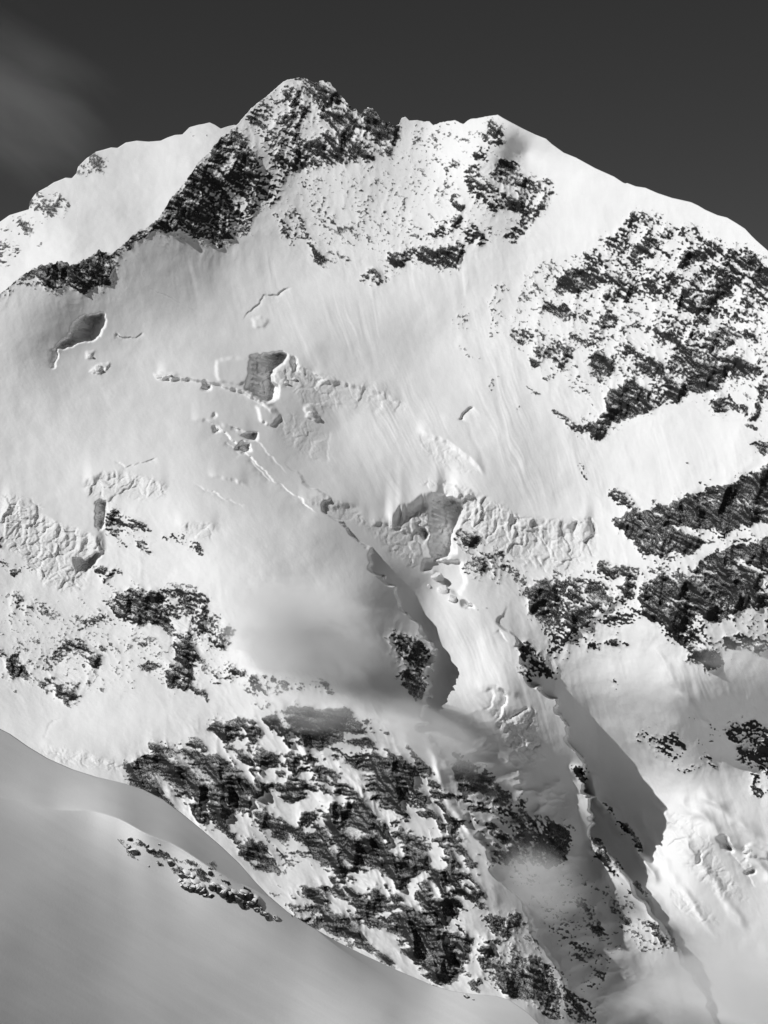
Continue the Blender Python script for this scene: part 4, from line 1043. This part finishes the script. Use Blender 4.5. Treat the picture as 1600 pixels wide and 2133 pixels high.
single = [(255,1753,7,1.2,'dark snow-capped boulder, farthest up the slope of the lone boulders'),(276,1774,11,1.1,'largest lone dark boulder, below the snow-capped pair on the slope'),(273,1748,6,1.6,'small flat dark boulder above the largest lone boulder'),(268,1765,6,1.0,'small boulder touching the upper side of the largest lone boulder'),
 (313,1770,7,1.5,'elongated dark boulder between the lone boulders and the scattered stones'),(307,1763,4,1,'stone just above the elongated boulder'),(355,1799,8,1.0,'rounded dark boulder above the snow-topped outcrop'),(330,1801,5,1.4,'low dark stone beside the rounded boulder, on the uphill side'),(327,1795,3,1,'pebble-sized stone above the low dark stone'),
 (331,1758,2.6,1,'tiny stone alone on bright snow above the scattered boulders'),(440,1868,6,0.8,'small pointed rock in snow below the outcrops'),(310,1805,2.6,1,'tiny stone alone on smooth snow below the scattered boulders'),(554,1911,6,1.2,'dark boulder at the foot of the long outcrop'),(573,1913,6,1.0,'boulder past the foot of the long outcrop, close under the slope crest'),(438,1818,7,1.1,'boulder above the gap between the two outcrops'),(345,1786,3,1,'small stone uphill of the rounded dark boulder'),
 (972,2078,6,1.5,'lone snow-capped boulder on the slope crest under the rock spur'),(986,2083,3,1,'small stone next to the lone boulder on the slope crest')]
for u, v, s, st, lab_ in single:
    tag(put_boulder('boulder', u, v, s, None, st), lab_, 'boulder', 'boulders on the foreground slope')
MAT_CAP = bpy.data.materials.new('cap_snow'); MAT_CAP.use_nodes = True
_bs = MAT_CAP.node_tree.nodes['Principled BSDF']; _bs.inputs['Base Color'].default_value = (.83, .83, .83, 1); _bs.inputs['Roughness'].default_value = 0.9; _bs.inputs['Specular IOR Level'].default_value = 0.08
_n = noise_node(MAT_CAP.node_tree, nd(MAT_CAP.node_tree, 'ShaderNodeNewGeometry').outputs['Position'], 1.2, 3); _b = nd(MAT_CAP.node_tree, 'ShaderNodeBump'); _b.inputs['Distance'].default_value = 0.12
MAT_CAP.node_tree.links.new(_n, _b.inputs['Height']); MAT_CAP.node_tree.links.new(_b.outputs[0], _bs.inputs['Normal'])
def cap_mesh(seed):
    r_ = random.Random(seed); bm = bmesh.new(); bmesh.ops.create_icosphere(bm, subdivisions=3, radius=1.0)
    ph = [r_.uniform(0, 6.28) for _ in range(3)]
    for v in bm.verts:
        a_ = math.atan2(v.co.y, v.co.x); k_ = 1 + 0.16 * math.sin(2 * a_ + ph[0]) + 0.10 * math.sin(3 * a_ + ph[1]) + 0.06 * math.sin(5 * a_ + ph[2])
        v.co.x *= k_; v.co.y *= k_; v.co.z *= 0.36 if v.co.z > 0 else 0.2
    for f_ in bm.faces: f_.smooth = True
    me_ = bpy.data.meshes.new('snow_cap'); bm.to_mesh(me_); bm.free(); me_.materials.append(MAT_CAP); return me_
CAPS = [cap_mesh(k) for k in range(3)]
def outcrop(label, spots, caps):
    p, s = fore_point(*spots[0][:2])
    e = tag(empty('rock_outcrop', p), label, 'rock outcrop')
    for u, v, r_, st in spots: put_boulder('rock', u, v, r_, e, st)
    for u, v, r_ in caps:
        q_, s = fore_point(u, v); c = bpy.data.objects.new('snow_cap', rnd.choice(CAPS)); col.objects.link(c); c.parent = e
        rr = r_ * s * 1.3; c.location = q_ + Vector((0, 0.5 * rr, 0.45 * rr)) - e.location; c.rotation_euler = (0.25, 0.45, rnd.uniform(-.5, .5)); c.scale = (rr * 1.25, rr, rr)
outcrop('low dark rock outcrop split by a strip of snow, uphill of the long outcrop', [(380,1829,9,1.4),(393,1826,9,1.3),(402,1829,6,1.2),(373,1834,5,1)], [(390,1820,7),(404,1824,5)])
outcrop('thick dark rock outcrop with a rounded snowy top, directly below the low outcrop', [(386,1846,10,1.2),(398,1848,12,1.3),(410,1851,12,1.2),(420,1857,10,1.1),(426,1862,7,1),(380,1846,6,1)], [(392,1838,8),(408,1840,9),(421,1847,7)])
outcrop('long narrow band of dark rocks slanting down the slope under the snow crest', [(440,1847,8,1.4),(452,1854,9,1.4),(464,1860,10,1.3),(477,1866,11,1.3),(489,1873,11,1.3),(500,1866,10,1.2),(504,1880,11,1.2),(514,1872,12,1.2),(523,1884,12,1.2),(530,1878,10,1.1),(537,1892,10,1.2),(546,1899,9,1.2),(512,1889,7,1),(552,1903,6,1)], [(450,1845,6),(470,1853,8),(486,1860,8),(508,1860,8),(534,1871,7)])

# ------------------------------------------------------------------ ice blocks standing free on the glacier
MAT_ICE = bpy.data.materials.new('serac_ice'); MAT_ICE.use_nodes = True
_bs = MAT_ICE.node_tree.nodes['Principled BSDF']; _bs.inputs['Base Color'].default_value = (.78, .78, .78, 1); _bs.inputs['Roughness'].default_value = 0.75; _bs.inputs['Specular IOR Level'].default_value = 0.2
_n = noise_node(MAT_ICE.node_tree, nd(MAT_ICE.node_tree, 'ShaderNodeNewGeometry').outputs['Position'], 0.35, 5, 0.65); _b = nd(MAT_ICE.node_tree, 'ShaderNodeBump'); _b.inputs['Distance'].default_value = 2.2
MAT_ICE.node_tree.links.new(_n, _b.inputs['Height']); MAT_ICE.node_tree.links.new(_b.outputs[0], _bs.inputs['Normal'])
ICE_BLOCKS = []
for k in range(4):
    m_ = boulder_mesh(40 + k); m_.name = 'ice_block'; m_.materials.clear(); m_.materials.append(MAT_ICE); ICE_BLOCKS.append(m_)
def glacier_point(u, v):
    i = int(np.argmin(np.abs(MU[0] - u))); j = int(np.argmin(np.abs(MV[:, i] - v))); return Vector(Pm[j + BACKROWS, i])
for u, v, r_, k, lab_ in [(908,1203,17,1.1,'rounded tower of ice standing in the shadow below the central ice cliff'),(925,1230,14,1.1,'broken ice block resting against the rounded ice tower'),(942,1249,12,1.4,'flat bright ice block at the edge of the snow ramp'),(893,1222,7,1,'small ice lump beside the rounded ice tower, on the dome side'),
 (206,768,9,1.4,'cluster-like ice block alone on the smooth glacier below the dark snow cave'),(188,741,6,1,'little ice block between the dark snow cave and the larger lone block'),(332,784,7,1.5,'ice block at the outer end of the broken ice edge'),(352,783,6,1.4,'second ice block from the outer end of the broken ice edge'),(648,862,11,1.2,'lone slab of ice on the open basin below the upper ice cliff'),(612,790,8,1.2,'ice block in the rubble right of the deep ice hollow'),(596,797,6,1.2,'small ice block in the rubble touching the deep ice hollow'),(1560,1772,10,1.6,'ice block among the crevasses of the lower right glacier')]:
    o = bpy.data.objects.new('ice_block', ICE_BLOCKS[int(u) % 4]); col.objects.link(o)
    o.location = glacier_point(u, v) + Vector((0, 0.35 * r_, -0.15 * r_)); o.scale = (r_ * k, r_, r_ * 1.05); o.rotation_euler = (rnd.uniform(-.3, .3), rnd.uniform(-.3, .3), rnd.uniform(-3, 3))
    tag(o, lab_, 'ice block', 'free-standing ice blocks')

# ------------------------------------------------------------------ clouds and mist
def cloud(name, label, u, v, d, ru, rv, rd, density, seed, tilt=0.0, nscale=1.6, lo=0.40, hi=0.75, aniso=0.2, colr=0.9, grain=(1, 1, 1.5)):
    bm = bmesh.new(); bmesh.ops.create_icosphere(bm, subdivisions=3, radius=1.0)
    r = random.Random(seed)
    me = bpy.data.meshes.new(name); bm.to_mesh(me); bm.free()
    o = bpy.data.objects.new(name, me); col.objects.link(o)
    s = d / FOCAL
    o.location = ((u - CU) * s, d, (CV - v) * s); o.scale = (ru * s, rd, rv * s); o.rotation_euler = (0, math.radians(tilt), 0)
    m = bpy.data.materials.new(name + '_vapour'); m.use_nodes = True
    nt = m.node_tree; nt.nodes.clear()
    out = nd(nt, 'ShaderNodeOutputMaterial'); pv = nd(nt, 'ShaderNodeVolumePrincipled')
    nt.links.new(pv.outputs[0], out.inputs['Volume'])
    pv.inputs['Color'].default_value = (colr, colr, colr, 1); pv.inputs['Anisotropy'].default_value = aniso
    tc = nd(nt, 'ShaderNodeTexCoord')
    ln = nd(nt, 'ShaderNodeVectorMath', operation='LENGTH'); nt.links.new(tc.outputs['Object'], ln.inputs[0])
    fall = maprange(nt, ln.outputs['Value'], 0.25, 0.98, 1, 0, True)
    mp = nd(nt, 'ShaderNodeMapping'); nt.links.new(tc.outputs['Object'], mp.inputs[0]); mp.inputs['Location'].default_value = (seed * 3.1, seed * 1.7, seed * 0.9); mp.inputs['Scale'].default_value = grain
    nz = noise_node(nt, mp.outputs[0], nscale, 6, 0.58)
    nz.node.inputs['Distortion'].default_value = 0.7
    body = maprange(nt, math_node(nt, 'ADD', nz, math_node(nt, 'MULTIPLY', math_node(nt, 'SUBTRACT', fall, 0.5), 0.42)), lo, hi, 0, 1, True)
    nt.links.new(math_node(nt, 'MULTIPLY', math_node(nt, 'MULTIPLY', body, fall), density), pv.inputs['Density'])
    me.materials.append(m)
    return tag(o, label, 'cloud')
cloud('mist_cloud', 'grey mist cloud clinging below the rounded glacier dome', 620, 1315, 3680, 290, 190, 130, 0.019, 1, 18, 2.1, 0.45, 0.68, -0.2, 0.98)
cloud('mist_cloud', 'thin veil of mist over the top of the dark rock spur', 630, 1470, 3560, 250, 100, 110, 0.006, 8, 10, 2.2, 0.42, 0.74, -0.2, 0.98)
cloud('mist_cloud', 'thin wisp of mist drifting down the ramp below the dome', 900, 1530, 3620, 230, 110, 130, 0.0075, 2, 28, 2.0, 0.42, 0.74, -0.2, 0.98)
cloud('mist_cloud', 'thin mist filling the shaded gully right of the rock spur', 1120, 1840, 3400, 180, 120, 120, 0.0085, 3, 40, 2.0, 0.42, 0.74, -0.2, 0.98)
cloud('mist_cloud', 'soft fog bank over the lowest snow of the right couloir', 1560, 2060, 3340, 320, 190, 160, 0.011, 4, 20, 1.8, 0.40, 0.72, -0.2, 0.98)
cloud('mist_cloud', 'small bright puff of mist at the foot of the shaded gully', 1370, 2080, 3120, 140, 95, 90, 0.014, 5, -10, 2.0, 0.42, 0.72, -0.2, 0.98)
cloud('mist_cloud', 'faint veil of mist under the lower dark rock bands', 1560, 1375, 3900, 200, 80, 90, 0.006, 6, 4, 2.2, 0.40, 0.85, -0.2, 0.98)
cloud('high_cloud', 'faint high cloud in the dark sky left of the summit', 0, 190, 9500, 460, 260, 700, 0.00019, 7, 32, 2.0, 0.40, 0.76, 0.2, 0.97, (0.9, 1, 1.7))
